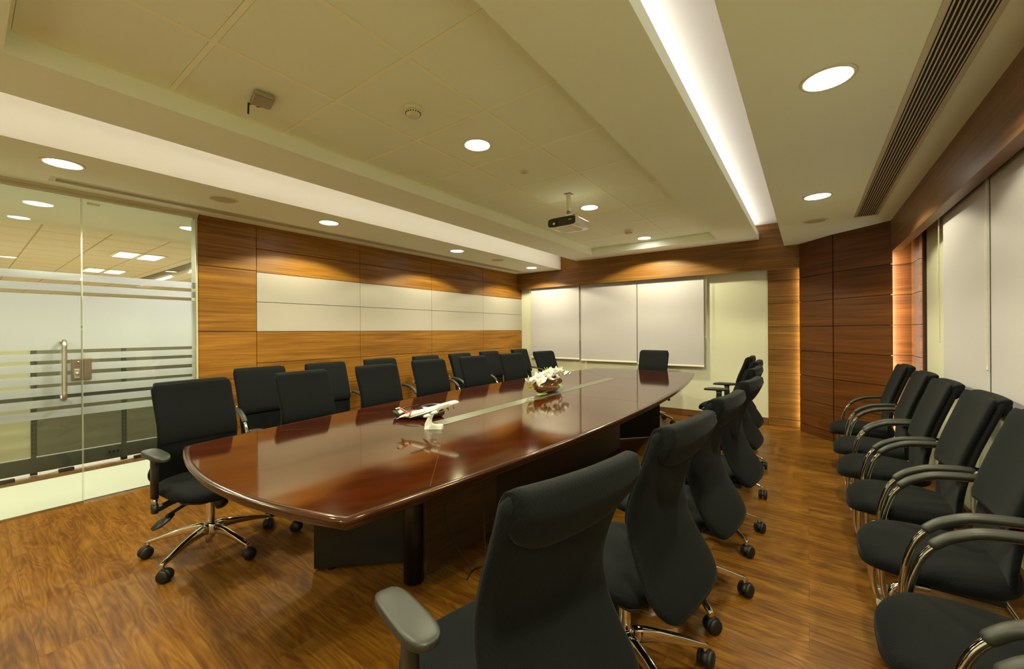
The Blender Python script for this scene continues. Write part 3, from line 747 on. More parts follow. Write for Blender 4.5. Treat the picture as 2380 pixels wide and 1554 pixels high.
# cable inlay and the fine seams of the veneer
bm = BM(); box(bm, -0.055, 0.055, -1.40, 1.36, TT-0.002, TT+0.0006); inl = link('cable_inlay', bm, 'inlay', tb)
bm = BM()
for (x0, x1) in ((-0.0585, -0.055), (0.055, 0.0585)): box(bm, x0, x1, -1.40, 1.36, TT-0.001, TT+0.0008)
link('inlay_edge', bm, 'groove', inl)
bm = BM()
def seam(p, q, wd=0.0016):
    d = (Vector(q)-Vector(p)).normalized(); n = Vector((-d.y, d.x))*wd/2
    prism(bm, [Vector(p)-n, Vector(q)-n, Vector(q)+n, Vector(p)+n], TT-0.001, TT+0.0003)
for s in (-1, 1):
    seam((s*0.0585, -1.38), (s*0.70, -2.12)); seam((s*0.0585, 1.36), (s*0.70, 2.12)); seam((s*0.0585, 0.0), (s*0.86, 0.0))
link('veneer_seam', bm, 'groove', tb)
# black base
def slab_part(p, q, th, z0, z1, nm, mat):
    d = (Vector(q)-Vector(p)).normalized(); n = Vector((-d.y, d.x))*th/2
    bm = BM(); prism(bm, [Vector(p)-n, Vector(q)-n, Vector(q)+n, Vector(p)+n], z0, z1)
    return link(nm, bm, mat, tb, bevel=0.002)
ZU = TT-0.046
slab_part((-0.395, -1.945), (0.02, -1.56), 0.05, 0.012, ZU, 'pedestal_panel', 'black_lam')
slab_part((0.02, 1.56), (0.37, 1.95), 0.05, 0.012, ZU, 'pedestal_panel', 'black_lam')
slab_part((-0.40, 1.95), (0.0, 1.58), 0.05, 0.012, ZU, 'pedestal_panel', 'black_lam')
for (x, y) in ((0.135, -1.71), (0.12, 1.16)):
    bm = BM(); lathe(bm, [(0, 0.006), (0.052, 0.006), (0.052, ZU), (0, ZU)], 28, Matrix.Translation((x, y, 0))); link('leg', bm, 'black_lam', tb, smooth=False)
bm = BM(); box(bm, 0.185, 0.21, -1.69, -1.10, 0.05, ZU-0.02); link('side_panel', bm, 'brown_lam', tb, bevel=0.002)
bm = BM(); box(bm, -0.16, 0.19, -1.10, 1.12, 0.03, ZU-0.01); link('cable_spine', bm, 'black_lam', tb, bevel=0.004)
for (x, y) in ((-0.33, -1.89), (0.30, 1.87), (-0.33, 1.89), (0.05, -1.0), (0.05, 1.0)):
    bm = BM(); lathe(bm, [(0, 0), (0.022, 0), (0.018, 0.03), (0, 0.03)], 16, Matrix.Translation((x, y, 0))); link('glide', bm, 'plastic', tb)

# ------------------------------------------------------------------ chairs
BP = [(0.39, -0.288), (0.425, -0.270), (0.47, -0.243), (0.53, -0.205), (0.60, -0.172), (0.66, -0.156), (0.72, -0.158), (0.79, -0.178), (0.87, -0.210), (0.94, -0.236), (1.0, -0.252)]
def back_x(z):
    # smooth interpolation of the back profile
    for i in range(len(BP)-1):
        if z <= BP[i+1][0]:
            a = BP[max(i-1, 0)]; b = BP[i]; c = BP[i+1]; d = BP[min(i+2, len(BP)-1)]
            t = (z-b[0])/(c[0]-b[0])
            m1 = (c[1]-a[1])/(c[0]-a[0])*(c[0]-b[0]); m2 = (d[1]-b[1])/(d[0]-b[0])*(c[0]-b[0])
            return (2*t**3-3*t*t+1)*b[1]+(t**3-2*t*t+t)*m1+(-2*t**3+3*t*t)*c[1]+(t**3-t*t)*m2
    return BP[-1][1]
def back_shell(z0, ztop, wtab, th, curve=0.020, r=0.09):
    bm = BM(); rings = []; N = 34
    for k in range(N+1):
        v = k/N; z = z0+(ztop-z0)*(0.5-0.5*math.cos(PI*v))
        db = (z-z0); dt = (ztop-z); W = interp(wtab, z)
        if db < r: W = W-r*(1-math.sqrt(max(0, 1-((r-db)/r)**2)))*0.95
        rt = 0.03
        if dt < rt: W = W-rt*(1-math.sqrt(max(0, 1-((rt-dt)/rt)**2)))
        t = th*min(1, math.sqrt(max(0.02, min(db, dt)/0.018)) if min(db, dt) < 0.018 else 1)
        dz = 0.004; sl = (back_x(z+dz)-back_x(z-dz))/(2*dz); nv = Vector((1, 0, -sl)).normalized()
        rings.append([Vector((back_x(z)+curve*(a/0.22)**2, a, z))+nv*b for a, b in sring(W, t, 30, 4.5)])
    loft(bm, rings); return bm
def pad(z0, z1, wtab, th, off, curve=0.020, mi=0):
    bm = BM(); rings = []; N = 16
    for k in range(N+1):
        v = k/N; z = z0+(z1-z0)*(0.5-0.5*math.cos(PI*v)); e = min(z-z0, z1-z)
        f = min(1, math.sqrt(max(0.0, e/0.03))) if e < 0.03 else 1
        t = th*(0.15+0.85*f); W = interp(wtab, z)-0.012*(1-f)
        dz = 0.004; sl = (back_x(z+dz)-back_x(z-dz))/(2*dz); nv = Vector((1, 0, -sl)).normalized()
        rings.append([Vector((back_x(z)+curve*(a/0.22)**2, a, z))+nv*(b+off) for a, b in sring(W, t, 30, 3.6)])
    loft(bm, rings); return bm
def roll(ztop, W, H, th, curve=0.020):
    """padded roll folded over the rear of the top edge; its lower edge sags in the middle"""
    bm = BM(); rings = []; N = 30
    for k in range(N+1):
        s = -1+2*k/N; a = math.sin(s*PI/2)
        y = a*W; e = 1-abs(a)
        rd = min(1, math.sqrt(min(1, e/0.06)))
        h = H*(0.66+0.34*(1-abs(a)**4))*(0.80+0.20*rd); t = th*(0.45+0.55*rd)
        zt_ = ztop-0.010*(1-rd); ring = []
        for j in range(24):
            ang = 2*PI*j/24; ca, sa = math.cos(ang), math.sin(ang)
            zz = zt_-h/2+h/2*math.copysign(abs(sa)**0.8, sa)
            if ca > 0: zz = max(zz, zt_-0.028+0.028*(1-ca)*(-1 if sa < 0 else 1)*0.4) if sa < 0.3 else zz
            g_ = 0.5-0.5*math.copysign(abs(ca)**0.7, ca)
            front = 0.021*(1-g_) if zz > zt_-0.035 else -0.006
            xx = back_x(min(max(zz, 0.6), 0.995))+curve*(y/0.22)**2+front-t*g_*(0.72+0.28*(zz-(zt_-h))/h)
            ring.append((xx, y, zz))
        rings.append(ring)
    loft(bm, rings); return bm
def seat_mesh(x0, x1, W, top, th, nose=0.05, e=3.0):
    bm = BM(); rings = []; N = 26
    for k in range(N+1):
        v = k/N; x = x0+(x1-x0)*(0.5-0.5*math.cos(PI*v)); u = -1+2*(x-x0)/(x1-x0)
        f = (1-abs(u)**e)**(1/e) if abs(u) < 1 else 0.0
        wv = W*(0.12+0.88*max(f, 0)); tv = th*(0.25+0.75*max(f, 0)**0.7)
        zc = top-th-nose*max(0, u-0.45)**2*1.6
        rings.append([(x, a, zc+b-0.012*(1-(a/W)**2)*(1 if b > 0 else 0)*f) for a, b in sring(wv, tv, 32, 2.8)])
    loft(bm, rings); return bm
WT = [(0.38, 0.228), (0.48, 0.228), (0.60, 0.210), (0.75, 0.206), (1.0, 0.210)]
def make_task():
    t = thing('swivel_chair', '', 'chair', (0, 0, 0), 0, 'black swivel chairs around the conference table')
    b = link('backrest', back_shell(0.392, 0.988, WT, 0.019), 'fabric', t)
    link('back_cushion', pad(0.648, 0.988, [(z, w_-0.006) for z, w_ in WT], 0.010, 0.015), 'fabric', t)
    link('lumbar_pad', pad(0.45, 0.640, [(z, w_-0.02) for z, w_ in WT], 0.008, 0.014), 'fabric', t)
    link('headrest_roll', roll(1.004, 0.192, 0.150, 0.050), 'fabric', t)
    link('seat', seat_mesh(-0.20, 0.275, 0.245, 0.465, 0.042), 'fabric', t)
    bm = BM(); rings = [[(x_, a, 0.372+b_) for a, b_ in sring(w_, 0.012, 20, 3)] for x_, w_ in ((-0.16, 0.12), (-0.12, 0.18), (0.15, 0.19), (0.22, 0.14))]
    loft(bm, rings); link('seat_shell', bm, 'plastic', t)
    bm = BM(); box(bm, -0.13, 0.09, -0.06, 0.06, 0.315, 0.365); box(bm, -0.20, -0.10, -0.035, 0.035, 0.33, 0.36)
    mech = link('tilt_mechanism', bm, 'plastic', t, bevel=0.008)
    bm = BM(); tube(bm, [(0.02, -0.05, 0.34), (0.05, -0.13, 0.335), (0.055, -0.19, 0.315), (0.06, -0.23, 0.30)], 0.009, 8, 3); rings = []
    for yy, wd, tt in ((-0.195, 0.012, 0.007), (-0.220, 0.032, 0.012), (-0.26, 0.038, 0.014), (-0.290, 0.022, 0.006)):
        rings.append([(0.06+a, yy, 0.30-(abs(yy)-0.2)*0.5+b_) for a, b_ in sring(wd, tt, 14, 2.2)])
    loft(bm, rings); link('tilt_lever', bm, 'plastic', mech)
    bm = BM(); lathe(bm, [(0, 0), (0.030, 0.004), (0.036, 0.02), (0.032, 0.06), (0, 0.068)], 16, Matrix.Translation((0.10, 0, 0.335)) @ Matrix.Rotation(PI/2+0.5, 4, 'Y')); link('tension_knob', bm, 'plastic', mech, smooth=True)
    bm = BM(); lathe(bm, [(0, 0.052), (0.024, 0.052), (0.026, 0.10), (0.024, 0.30), (0.024, 0.325), (0, 0.325)], 20); link('gas_lift', bm, 'chrome', t, smooth=False)
    bm = BM(); lathe(bm, [(0, 0.100), (0.030, 0.100), (0.033, 0.110), (0.033, 0.160), (0.028, 0.170), (0, 0.170)], 24); base = link('base_hub', bm, 'chrome', t, smooth=True)
    for k in range(5):
        a = 2*PI*k/5+0.19
        R = Matrix.Rotation(a, 4, 'Z')
        bm = BM(); rings = []
        for x_, w_, h_, z_ in ((0.022, 0.016, 0.030, 0.136), (0.07, 0.016, 0.027, 0.138), (0.14, 0.015, 0.021, 0.131), (0.22, 0.014, 0.015, 0.114), (0.29, 0.013, 0.010, 0.096), (0.316, 0.012, 0.009, 0.089), (0.326, 0.009, 0.008, 0.085)):
            rings.append([R @ Vector((x_, p, z_+q)) for p, q in sring(w_, h_, 18, 5)])
        loft(bm, rings)
        lathe(bm, [(0, 0.060), (0.009, 0.060), (0.009, 0.090), (0, 0.090)], 12, R @ Matrix.Translation((0.313, 0, 0)))
        lg = link('base_leg', bm, 'chrome', t)
        sw = Matrix.Translation((0.313, 0, 0)) @ Matrix.Rotation(random.uniform(-0.9, 0.9)+PI/2, 4, 'Z') @ Matrix.Translation((0.012, 0, 0))
        bm = BM()
        for s in (-1, 1):
            lathe(bm, [(0, 0), (0.027, 0.0), (0.0325, 0.004), (0.0325, 0.016), (0.028, 0.023), (0, 0.023)], 22, R @ sw @ Matrix.Translation((0, s*0.004, 0.0325)) @ Matrix.Rotation(-s*PI/2, 4, 'X'))
        ring = [(0.035*math.cos(q), 0.035*math.sin(q)) for q in [PI*j/10 for j in range(11)]]
        loft(bm, [[R @ sw @ Vector((p, yy, 0.0325+q)) for p, q in ring] for yy in (-0.014, 0.014)])
        link('caster', bm, 'rubber', lg)
    for s in (-1, 1):
        bm = BM(); tube(bm, [(0.02, s*0.10, 0.372), (0.025, s*0.20, 0.36), (0.03, s*0.262, 0.345), (0.03, s*0.27, 0.37)], 0.016, 10, 4, ry=1.3)
        arm = link('armrest_bracket', bm, 'plastic', t)
        bm = BM(); rings = [[(0.03+p, s*0.27+q, z_) for p, q in sring(w_, 0.014, 16, 3)] for z_, w_ in ((0.33, 0.024), (0.375, 0.026))]
        loft(bm, rings); rings = [[(0.03+p, s*0.27+q, z_) for p, q in sring(w_, 0.015, 16, 3)] for z_, w_ in ((0.41, 0.028), (0.55, 0.030), (0.60, 0.026), (0.628, 0.030))]
        loft(bm, rings); link('armrest_post', bm, 'plastic', arm)
        bm = BM(); rings = [[(0.03+p, s*0.27+q, z_) for p, q in sring(0.020, 0.011, 16, 3)] for z_ in (0.37, 0.415)]
        loft(bm, rings); link('post_sleeve', bm, 'chrome', arm)
        bm = BM(); rings = []
        for v in range(15):
            u = -1+2*v/14; xx = 0.055+0.127*math.sin(u*PI/2); f = math.sqrt(max(0, 1-abs(math.sin(u*PI/2))**4))
            rings.append([(xx, s*0.27+p*(0.15+0.85*f), 0.645+q*(0.3+0.7*f)-0.012*max(0, u)**2+0.004*max(0, -u)) for p, q in sring(0.041-0.004*u, 0.0165, 28, 4.2)])
        loft(bm, rings); link('armrest_pad', bm, 'armpad', t)
    return t
def make_visitor():
    global BP
    BP = [(0.38, -0.120), (0.45, -0.122), (0.52, -0.128), (0.60, -0.142), (0.68, -0.162), (0.76, -0.187), (0.84, -0.215), (0.92, -0.243), (1.0, -0.268)]
    t = thing('visitor_chair', '', 'chair', (0, 0, 0), 0, 'black visitor armchairs')
    wt = [(0.4, 0.195), (0.6, 0.205), (1.0, 0.212)]
    link('backrest', back_shell(0.385, 0.972, wt, 0.016, r=0.02), 'fabric', t)
    link('back_cushion', pad(0.590, 0.972, wt, 0.017, 0.028), 'fabric', t)
    link('headrest_roll', roll(0.984, 0.200, 0.10, 0.034), 'fabric', t)
    link('seat', seat_mesh(-0.16, 0.285, 0.245, 0.450, 0.054, 0.07, 2.5), 'fabric', t)
    for s in (-1, 1):
        yy = s*0.252
        bm = BM(); tube(bm, [(-0.205, yy*0.90, 0.655), (-0.17, yy*0.97, 0.655), (-0.10, yy, 0.652), (0.0, yy, 0.640), (0.08, yy, 0.605), (0.135, yy, 0.545), (0.165, yy, 0.46), (0.178, yy, 0.36), (0.180, yy, 0.20), (0.172, yy, 0.07), (0.15, yy, 0.040)], 0.0115, 12, 5)
        fr = link('arm_tube', bm, 'chrome', t)
        bm = BM(); tube(bm, [(0.10, s*0.20, 0.345), (0.17, s*0.225, 0.345), (0.205, s*0.24, 0.32), (0.212, s*0.245, 0.20), (0.205, s*0.25, 0.075), (0.17, yy, 0.026), (0.05, yy, 0.0165), (-0.20, yy, 0.0165), (-0.26, yy*0.97, 0.0165), (-0.285, yy*0.8, 0.0165), (-0.285, 0, 0.0165)], 0.0115, 12, 5)
        link('sled_tube', bm, 'chrome', t)
        bm = BM(); rings = []
        for x_, z_, w_, h_ in ((-0.140, 0.661, 0.013, 0.009), (-0.132, 0.663, 0.021, 0.014), (-0.09, 0.662, 0.023, 0.015), (0.0, 0.650, 0.023, 0.015), (0.05, 0.630, 0.022, 0.015), (0.085, 0.609, 0.021, 0.015), (0.113, 0.582, 0.020, 0.015), (0.120, 0.574, 0.014, 0.010)):
            rings.append((Vector((x_, yy, z_)), w_, h_))
        R2 = []; PC = catmull([r_[0] for r_ in rings], 4)
        for i, p in enumerate(PC):
            d = (PC[min(i+1, len(PC)-1)]-PC[max(i-1, 0)]).normalized(); n = Vector((-d.z, 0, d.x))
            f = i/4; k = min(int(f), len(rings)-2); f -= k
            w_ = rings[k][1]*(1-f)+rings[k+1][1]*f; h_ = rings[k][2]*(1-f)+rings[k+1][2]*f
            R2.append([p + Vector((0, 1, 0))*a + n*b_ for a, b_ in sring(w_, h_, 16, 2.4)])
        loft(bm, R2); link('armrest_pad', bm, 'armpad', t)
        bm = BM(); tube(bm, [(-0.205, yy*0.90, 0.645), (-0.205, yy*0.90, 0.685)], 0.010, 10); tube(bm, [(-0.205, yy*0.90, 0.66), (-0.150, s*0.19, 0.66)], 0.008, 8); link('arm_bracket', bm, 'chrome', t)
        bm = BM(); box(bm, 0.135, 0.20, yy-0.016, yy+0.016, 0.0, 0.03); link('foot_glide', bm, 'white_plastic', t, bevel=0.006)
        bm = BM(); box(bm, -0.22, -0.16, yy-0.014, yy+0.014, 0.0, 0.012); link('foot_glide', bm, 'white_plastic', t, bevel=0.004)
    bm = BM(); box(bm, -0.10, 0.13, -0.16, 0.16, 0.325, 0.352); link('seat_frame', bm, 'plastic', t, bevel=0.005)
    return t

task0 = make_task(); vis0 = make_visitor()
used = {'t': False, 'v': False}
def place(kind, x, y, rz, label, group):
    r0 = task0 if kind == 't' else vis0
    if not used[kind]:
        used[kind] = True; r0.location = (x, y, 0); r0.rotation_euler = (0, 0, math.radians(rz)); r0['label'] = label; o = r0
    else: o = dup(r0, (x, y, 0), math.radians(rz), label)
    o['group'] = group; return o
g = 'swivel chairs along the left side of the table'
LT = [(-2.90, 0.89, 4, 'black swivel chair at the near left corner of the table, its chrome base fully visible'),
      (-2.88, 1.56, 3, 'black swivel chair, second from the near end on the left side of the table'),
      (-2.885, 2.20, -2, 'black swivel chair, third from the near end on the left side of the table'),
      (-2.98, 2.88, -7, 'black swivel chair, fourth from the near end on the left side, behind the airliner model'),
      (-2.99, 3.58, -9, 'black swivel chair, fifth from the near end on the left side of the table'),
      (-2.93, 4.26, -10, 'black swivel chair, sixth from the near end on the left side of the table'),
      (-2.88, 4.99, -11, 'black swivel chair, last on the left side, at the far left corner of the table')]
for x, y, r, l in LT: place('t', x, y, r, l, g)
place('t', -1.815, 5.79, -89, 'black swivel chair at the head of the table in front of the far blinds', 'swivel chair at the head of the table')
g = 'swivel chairs along the right side of the table'
RT = [(-0.638, 0.856, 166.5, 'large black swivel chair nearest the camera, seen from behind'),
      (-0.572, 1.498, 171, 'black swivel chair seen from behind, second from the camera on the right side'),
      (-0.545, 2.14, 173, 'black swivel chair seen from behind, third from the camera on the right side'),
      (-0.525, 2.86, 173, 'black swivel chair seen from behind, fourth from the camera on the right side'),
      (-0.585, 3.72, 176, 'black swivel chair on the right side, fifth from the camera, mostly hidden by nearer backs'),
      (-0.64, 4.50, 178, 'black swivel chair on the right side, sixth from the camera, only edges in view'),
      (-0.76, 5.20, 180, 'black swivel chair farthest from the camera on the right side of the table')]
for i, (x, y, r, l) in enumerate(RT):
    o = place('t', x, y, r, l, g)
    for c in o.children:
        if c.name.startswith(('base_hub', 'base_leg')): c.rotation_euler.z = math.radians((0, 0, -18, -9, 13, 13, 0)[i])
    if i in (3, 4, 5):       # the armrests of these chairs are set low
        for c in o.children:
            if c.name.startswith('armrest_pad'): c.location.z -= 0.10
            if c.name.startswith('armrest_bracket'):
                for d in c.children:
                    if d.name.startswith('armrest_post'): d.location.z -= 0.10
g = 'visitor armchairs along the left wall'
WL = [(-3.80, 1.62, 0, 'black armchair against the left wall nearest the glass front'), (-3.80, 2.24, 0, 'black armchair against the left wall, second from the glass front'),
      (-3.80, 2.90, 0, 'black armchair against the left wall, third from the glass front'), (-3.80, 3.60, 0, 'black armchair against the left wall, fourth from the glass front'),
      (-3.80, 4.24, 0, 'black armchair against the left wall, fifth from the glass front'), (-3.80, 4.90, 0, 'black armchair against the left wall, second from the far corner'),
      (-3.80, 5.72, 0, 'black armchair against the left wall in the far corner')]
for x, y, r, l in WL: place('v', x, y, r, l, g)
g = 'visitor armchairs along the right wall'
VR = [(0.445, 4.84, 180, 'black armchair in the right row farthest from the camera, beside the wooden corner'), (0.445, 4.11, 180, 'black armchair in the right row, second from the wooden corner'),
      (0.44, 3.52, 180, 'black armchair in the right row, third from the wooden corner'), (0.455, 2.92, 180, 'black armchair in the right row, fourth from the wooden corner'),
      (0.455, 2.30, 180, 'black armchair in the right row, fifth from the wooden corner, its back cut off'), (0.45, 1.66, 180, 'black armchair at the right edge, only its rounded seat and one armrest in view'),
      (0.44, 1.03, 180, 'black armchair at the lower right corner of which only an armrest shows')]
for x, y, r, l in VR: place('v', x, y, r, l, g)

# ------------------------------------------------------------------ things on the table
TZ = TT+0.0009
# airliner model
air = thing('model_airplane', 'white model airliner with red, green and black tail on a curved white stand', 'model airplane', (-1.725, 1.60, TZ), math.radians(36))
st_b = BM()
prof = [(-0.052, 0.0), (0.052, 0.0), (0.052, 0.010), (0.050, 0.022), (0.0, 0.024), (-0.012, 0.034), (-0.013, 0.055), (-0.002, 0.078), (0.004, 0.092), (-0.010, 0.098), (-0.026, 0.080), (-0.036, 0.058), (-0.050, 0.030)]
rings = []
for yy, s in ((-0.012, 0.94), (-0.008, 1), (0.008, 1), (0.012, 0.94)):
    rings.append([(x*s, yy*(2.0 if z < 0.026 else 0.6), z*s) for x, z in prof])
loft(st_b, rings)
for f in st_b.faces: f.smooth = False
link('display_stand', st_b, 'white_gloss', air)
pitch = math.radians(15.5)
MA = Matrix.Translation((-0.026, 0, 0.107)) @ Matrix.Rotation(-pitch, 4, 'Y') @ Matrix.Scale(0.92, 4)
bm = BM(); RF = 0.0165; rings = []
for x_, r_, dz in ((0.190, 0.001, -0.004), (0.187, 0.006, -0.003), (0.178, 0.011, -0.001), (0.162, 0.0152, 0), (0.145, RF, 0), (-0.09, RF, 0), (-0.13, 0.0135, 0.002), (-0.17, 0.007, 0.006), (-0.19, 0.002, 0.009)):
    rings.append([MA @ Vector((x_, r_*math.cos(q), dz+r_*math.sin(q))) for q in [2*PI*j/20 for j in range(20)]])
loft(bm, rings); fus = link('fuselage', bm, 'white_gloss', air)
def wing(bm, root, tip, rc, tc, th, vert=False):
    rings = []
    for p, c in ((root, rc), (tip, tc)):
        ring = []
        for j in range(14):
            q = 2*PI*j/14; cx_, tz_ = math.cos(q)*c/2, math.sin(q)*th/2*(c/rc)
            v = Vector((p[0]+cx_, p[1], p[2]+tz_)) if not vert else Vector((p[0]+cx_, p[1]+tz_, p[2]))
            ring.append(MA @ v)
        rings.append(ring)
    loft(bm, rings)
for s in (-1, 1):
    bm = BM(); wing(bm, (0.02, s*0.010, -0.008), (-0.075, s*0.165, 0.008), 0.066, 0.018, 0.006); wg = link('wing', bm, 'white_gloss', air)
    for (ex, ey) in ((0.025, 0.055), (-0.01, 0.105)):
        bm = BM(); lathe(bm, [(0, -0.020), (0.005, -0.020), (0.0095, -0.005), (0.0105, 0.010), (0.0095, 0.020), (0.006, 0.020), (0, 0.012)], 16, MA @ Matrix.Translation((ex+0.012, s*ey, -0.017)) @ Matrix.Rotation(PI/2, 4, 'Y'))
        link('engine', bm, 'white_gloss', wg, smooth=True)
    bm = BM(); wing(bm, (-0.155, s*0.005, 0.006), (-0.190, s*0.060, 0.010), 0.036, 0.014, 0.004); link('tail_plane', bm, 'white_gloss', air)
bm = BM(); wing(bm, (-0.150, 0, 0.012), (-0.187, 0, 0.066), 0.056, 0.026, 0.005, True); fin = link('tail_fin', bm, 'white_gloss', air)
def fin_band(f0, f1, z0, z1, z2, z3, mat):
    # stripe lying on both faces of the fin; f is the chord fraction, z heights front/back
    bm = BM()
    for s in (-1, 1):
        P = []
        for fx, fz in ((f0, z0), (f1, z1), (f1, z2), (f0, z3)):
            k = (fz-0.012)/0.054; cx_ = -0.150-0.037*k; c = 0.056-0.030*k
            P.append(MA @ Vector((cx_+(0.5-fx)*c, s*0.0032, fz)))
        Q = [p + (MA.to_3x3() @ Vector((0, s*0.0004, 0))) for p in P]
        V = [bm.verts.new(p) for p in P+Q]
        for f in ((0, 1, 2, 3), (4, 5, 6, 7), (0, 1, 5, 4), (1, 2, 6, 5), (2, 3, 7, 6), (3, 0, 4, 7)): bm.faces.new([V[i] for i in f])
    link('tail_stripe', bm, mat, fin)
fin_band(0.02, 0.28, 0.014, 0.014, 0.062, 0.062, 'red')
fin_band(0.34, 0.98, 0.052, 0.046, 0.060, 0.064, 'greenpaint')
fin_band(0.34, 0.98, 0.018, 0.014, 0.024, 0.029, 'wire')
bm = BM()
rings = []
for x_ in (-0.116, -0.128):
    rings.append([MA @ Vector((x_+0.010*math.sin(q), 0.0152*math.cos(q), 0.0015+0.0152*math.sin(q))) for q in [PI*j/12-PI*0.2 for j in range(17)]])
R3 = [[a for a in r] for r in rings]
V = [[bm.verts.new(p) for p in r] for r in R3]
for i in range(16): bm.faces.new((V[0][i], V[0][i+1], V[1][i+1], V[1][i]))
link('body_stripe', bm, 'red', fus)
bm = BM(); tube(bm, [MA @ Vector((0.150, 0, -0.014)), MA @ Vector((0.150, 0, -0.028))], 0.0012, 6); lathe(bm, [(0, -0.003), (0.004, -0.003), (0.004, 0.003), (0, 0.003)], 12, MA @ Matrix.Translation((0.150, 0, -0.030)) @ Matrix.Rotation(PI/2, 4, 'X')); link('nose_wheel', bm, 'wire', air)
# airline lettering wrapped on both flanks
for s in (-1, 1):
    cu = bpy.data.curves.new('lettering_curve', 'FONT'); cu.body = 'Emirates'; cu.size = 0.022; cu.align_x = 'CENTER'; cu.align_y = 'CENTER'
    to = bpy.data.objects.new('lettering_tmp', cu); C.objects.link(to)
    dg = bpy.context.evaluated_depsgraph_get(); me = bpy.data.meshes.new_from_object(to.evaluated_get(dg))
    bpy.data.objects.remove(to)
    for v in me.vertices:
        u, h = v.co.x, v.co.y; q = h/RF+0.18
        v.co = MA @ Vector((0.095-s*u*(1 if s > 0 else 1) if s > 0 else 0.095+u, s*(RF+0.0008)*math.cos(q), (RF+0.0008)*math.sin(q)))
    me.materials.append(M['gold'])
    lo = bpy.data.objects.new('airline_lettering', me); C.objects.link(lo); lo.parent = fus

# black desk organiser behind the airliner
tr = thing('desk_tray', 'pointed black leather desk tray with grey compartments behind the model airliner', 'tray', (-2.04, 1.765, TZ), math.radians(40))
bm = BM()
n = 24
def boat(t_, L_, W_): return (L_*math.cos(t_), W_*math.copysign(abs(math.sin(t_))**1.25, math.sin(t_)))
o0 = [boat(2*PI*j/32, 0.17, 0.085) for j in range(32)]
loft(bm, [[(x*0.86, y*0.8, 0.0) for x, y in o0], [(x*0.95, y*0.95, 0.012) for x, y in o0], [(x, y, 0.030+0.012*abs(x/0.17)**2) for x, y in o0], [(x*0.95, y*0.92, 0.031+0.012*abs(x/0.17)**2) for x, y in o0], [(x*0.88, y*0.82, 0.012) for x, y in o0]])
link('tray_shell', bm, 'leather', tr)
bm = BM(); box(bm, -0.05, 0.03, -0.045, 0.03, 0.011, 0.040); link('card_holder', bm, 'greyfelt', tr, bevel=0.003)
bm = BM(); rings = []
for k in range(13):
    f = k/12; a = PI*f
    rings.append([(0.085-0.10*math.cos(a)*1.0+p*0.2, 0.05+q, 0.030+0.040*math.sin(a)**0.8+p) for p, q in sring(0.006, 0.022, 10, 3)])
loft(bm, rings); link('curved_handle', bm, 'leather', tr)
bm = BM(); tube(bm, [(-0.13, 0.0, 0.035), (-0.10, 0.02, 0.055), (-0.05, 0.03, 0.065), (-0.01, 0.045, 0.07)], 0.0028, 6, 4); link('strap', bm, 'leather', tr)

# flower bowl
fl = thing('flower_bowl', 'long copper-brown bowl of white orchids and yellow lilies on the table centre', 'flowers', (-1.885, 3.13, TZ), math.radians(92))
bm = BM(); rings = []
N = 22
for k in range(N+1):
    u = -1+2*k/N; x = 0.235*u
    w_ = 0.075*(1-abs(u)**2.2)**0.6+0.003; rise = 0.045*abs(u)**2.4; h = 0.052
    ring = []
    for j in range(11):
        a = PI*j/10; ring.append((x, -w_*math.cos(a), 0.058+rise-(0.056+rise*0.55)*math.sin(a)**0.7*(1-abs(u)**6)))
    for j in range(10, -1, -1):
        a = PI*j/10; ring.append((x*0.985, -(w_*0.92)*math.cos(a), 0.060+rise-(0.046+rise*0.5)*math.sin(a)**0.7*(1-abs(u)**6)))
    rings.append(ring)
loft(bm, rings); link('bowl', bm, 'bowl', fl)
bm = BM(); lathe(bm, [(0, 0), (0.03, 0), (0.026, 0.006), (0, 0.006)], 20); link('bowl_foot', bm, 'bowl', fl)
def petal(bm, M4, L_, W_, cup=0.3, mi=0):
    rows = []
    for i in range(6):
        u = i/5; wv = W_*math.sin(PI*min(1, 0.12+0.88*u)**0.8)*0.5 if u < 1 else 0.002
        rows.append([M4 @ Vector((L_*u, wv*q, cup*L_*u*u*0.8 - cup*0.15*L_*q*q)) for q in (-1, -0.4, 0.4, 1)])
    V = [[bm.verts.new(p) for p in r] for r in rows]
    for i in range(5):
        for j in range(3):
            f = bm.faces.new((V[i][j], V[i][j+1], V[i+1][j+1], V[i+1][j])); f.smooth = True; f.material_index = mi
def flower(loc, yaw, tilt, size, kind='white'):
    bm = BM(); base = Matrix.Translation(loc) @ Matrix.Rotation(yaw, 4, 'Z') @ Matrix.Rotation(tilt, 4, 'Y')
    npet = 5 if kind == 'white' else 6
    for k in range(npet):
        petal(bm, base @ Matrix.Rotation(2*PI*k/npet, 4, 'Z') @ Matrix.Rotation(-0.35, 4, 'Y'), size, size*0.85 if kind == 'white' else size*0.5, 0.35)
    if kind == 'white':
        for k in range(3): petal(bm, base @ Matrix.Translation((0, 0, 0.004)) @ Matrix.Rotation(2*PI*k/3+0.5, 4, 'Z') @ Matrix.Rotation(-1.0, 4, 'Y'), size*0.55, size*0.5, 0.4)
    o = link('white_flower' if kind == 'white' else 'yellow_lily', bm, 'petal' if kind == 'white' else 'yellow', fl)
    bm = BM(); lathe(bm, [(0, 0), (size*0.14, size*0.1), (size*0.10, size*0.35), (0, size*0.42)], 8, base); link('flower_centre', bm, 'yellow' if kind == 'white' else 'leafy', o, smooth=True)
spots = []
for k in range(30):
    u = -1+2*(k+0.5)/30
    if -0.05 < u < 0.12 and k % 2: continue
    spots.append((0.02+0.295*u, (-0.045, 0.04, -0.005)[k % 3], 0.095+0.055*(1-u*u)+(0.02 if k % 3 == 2 else 0)+0.02*(u > 0.2), 0.050+0.012*(k % 2)-0.010*max(0, u)))
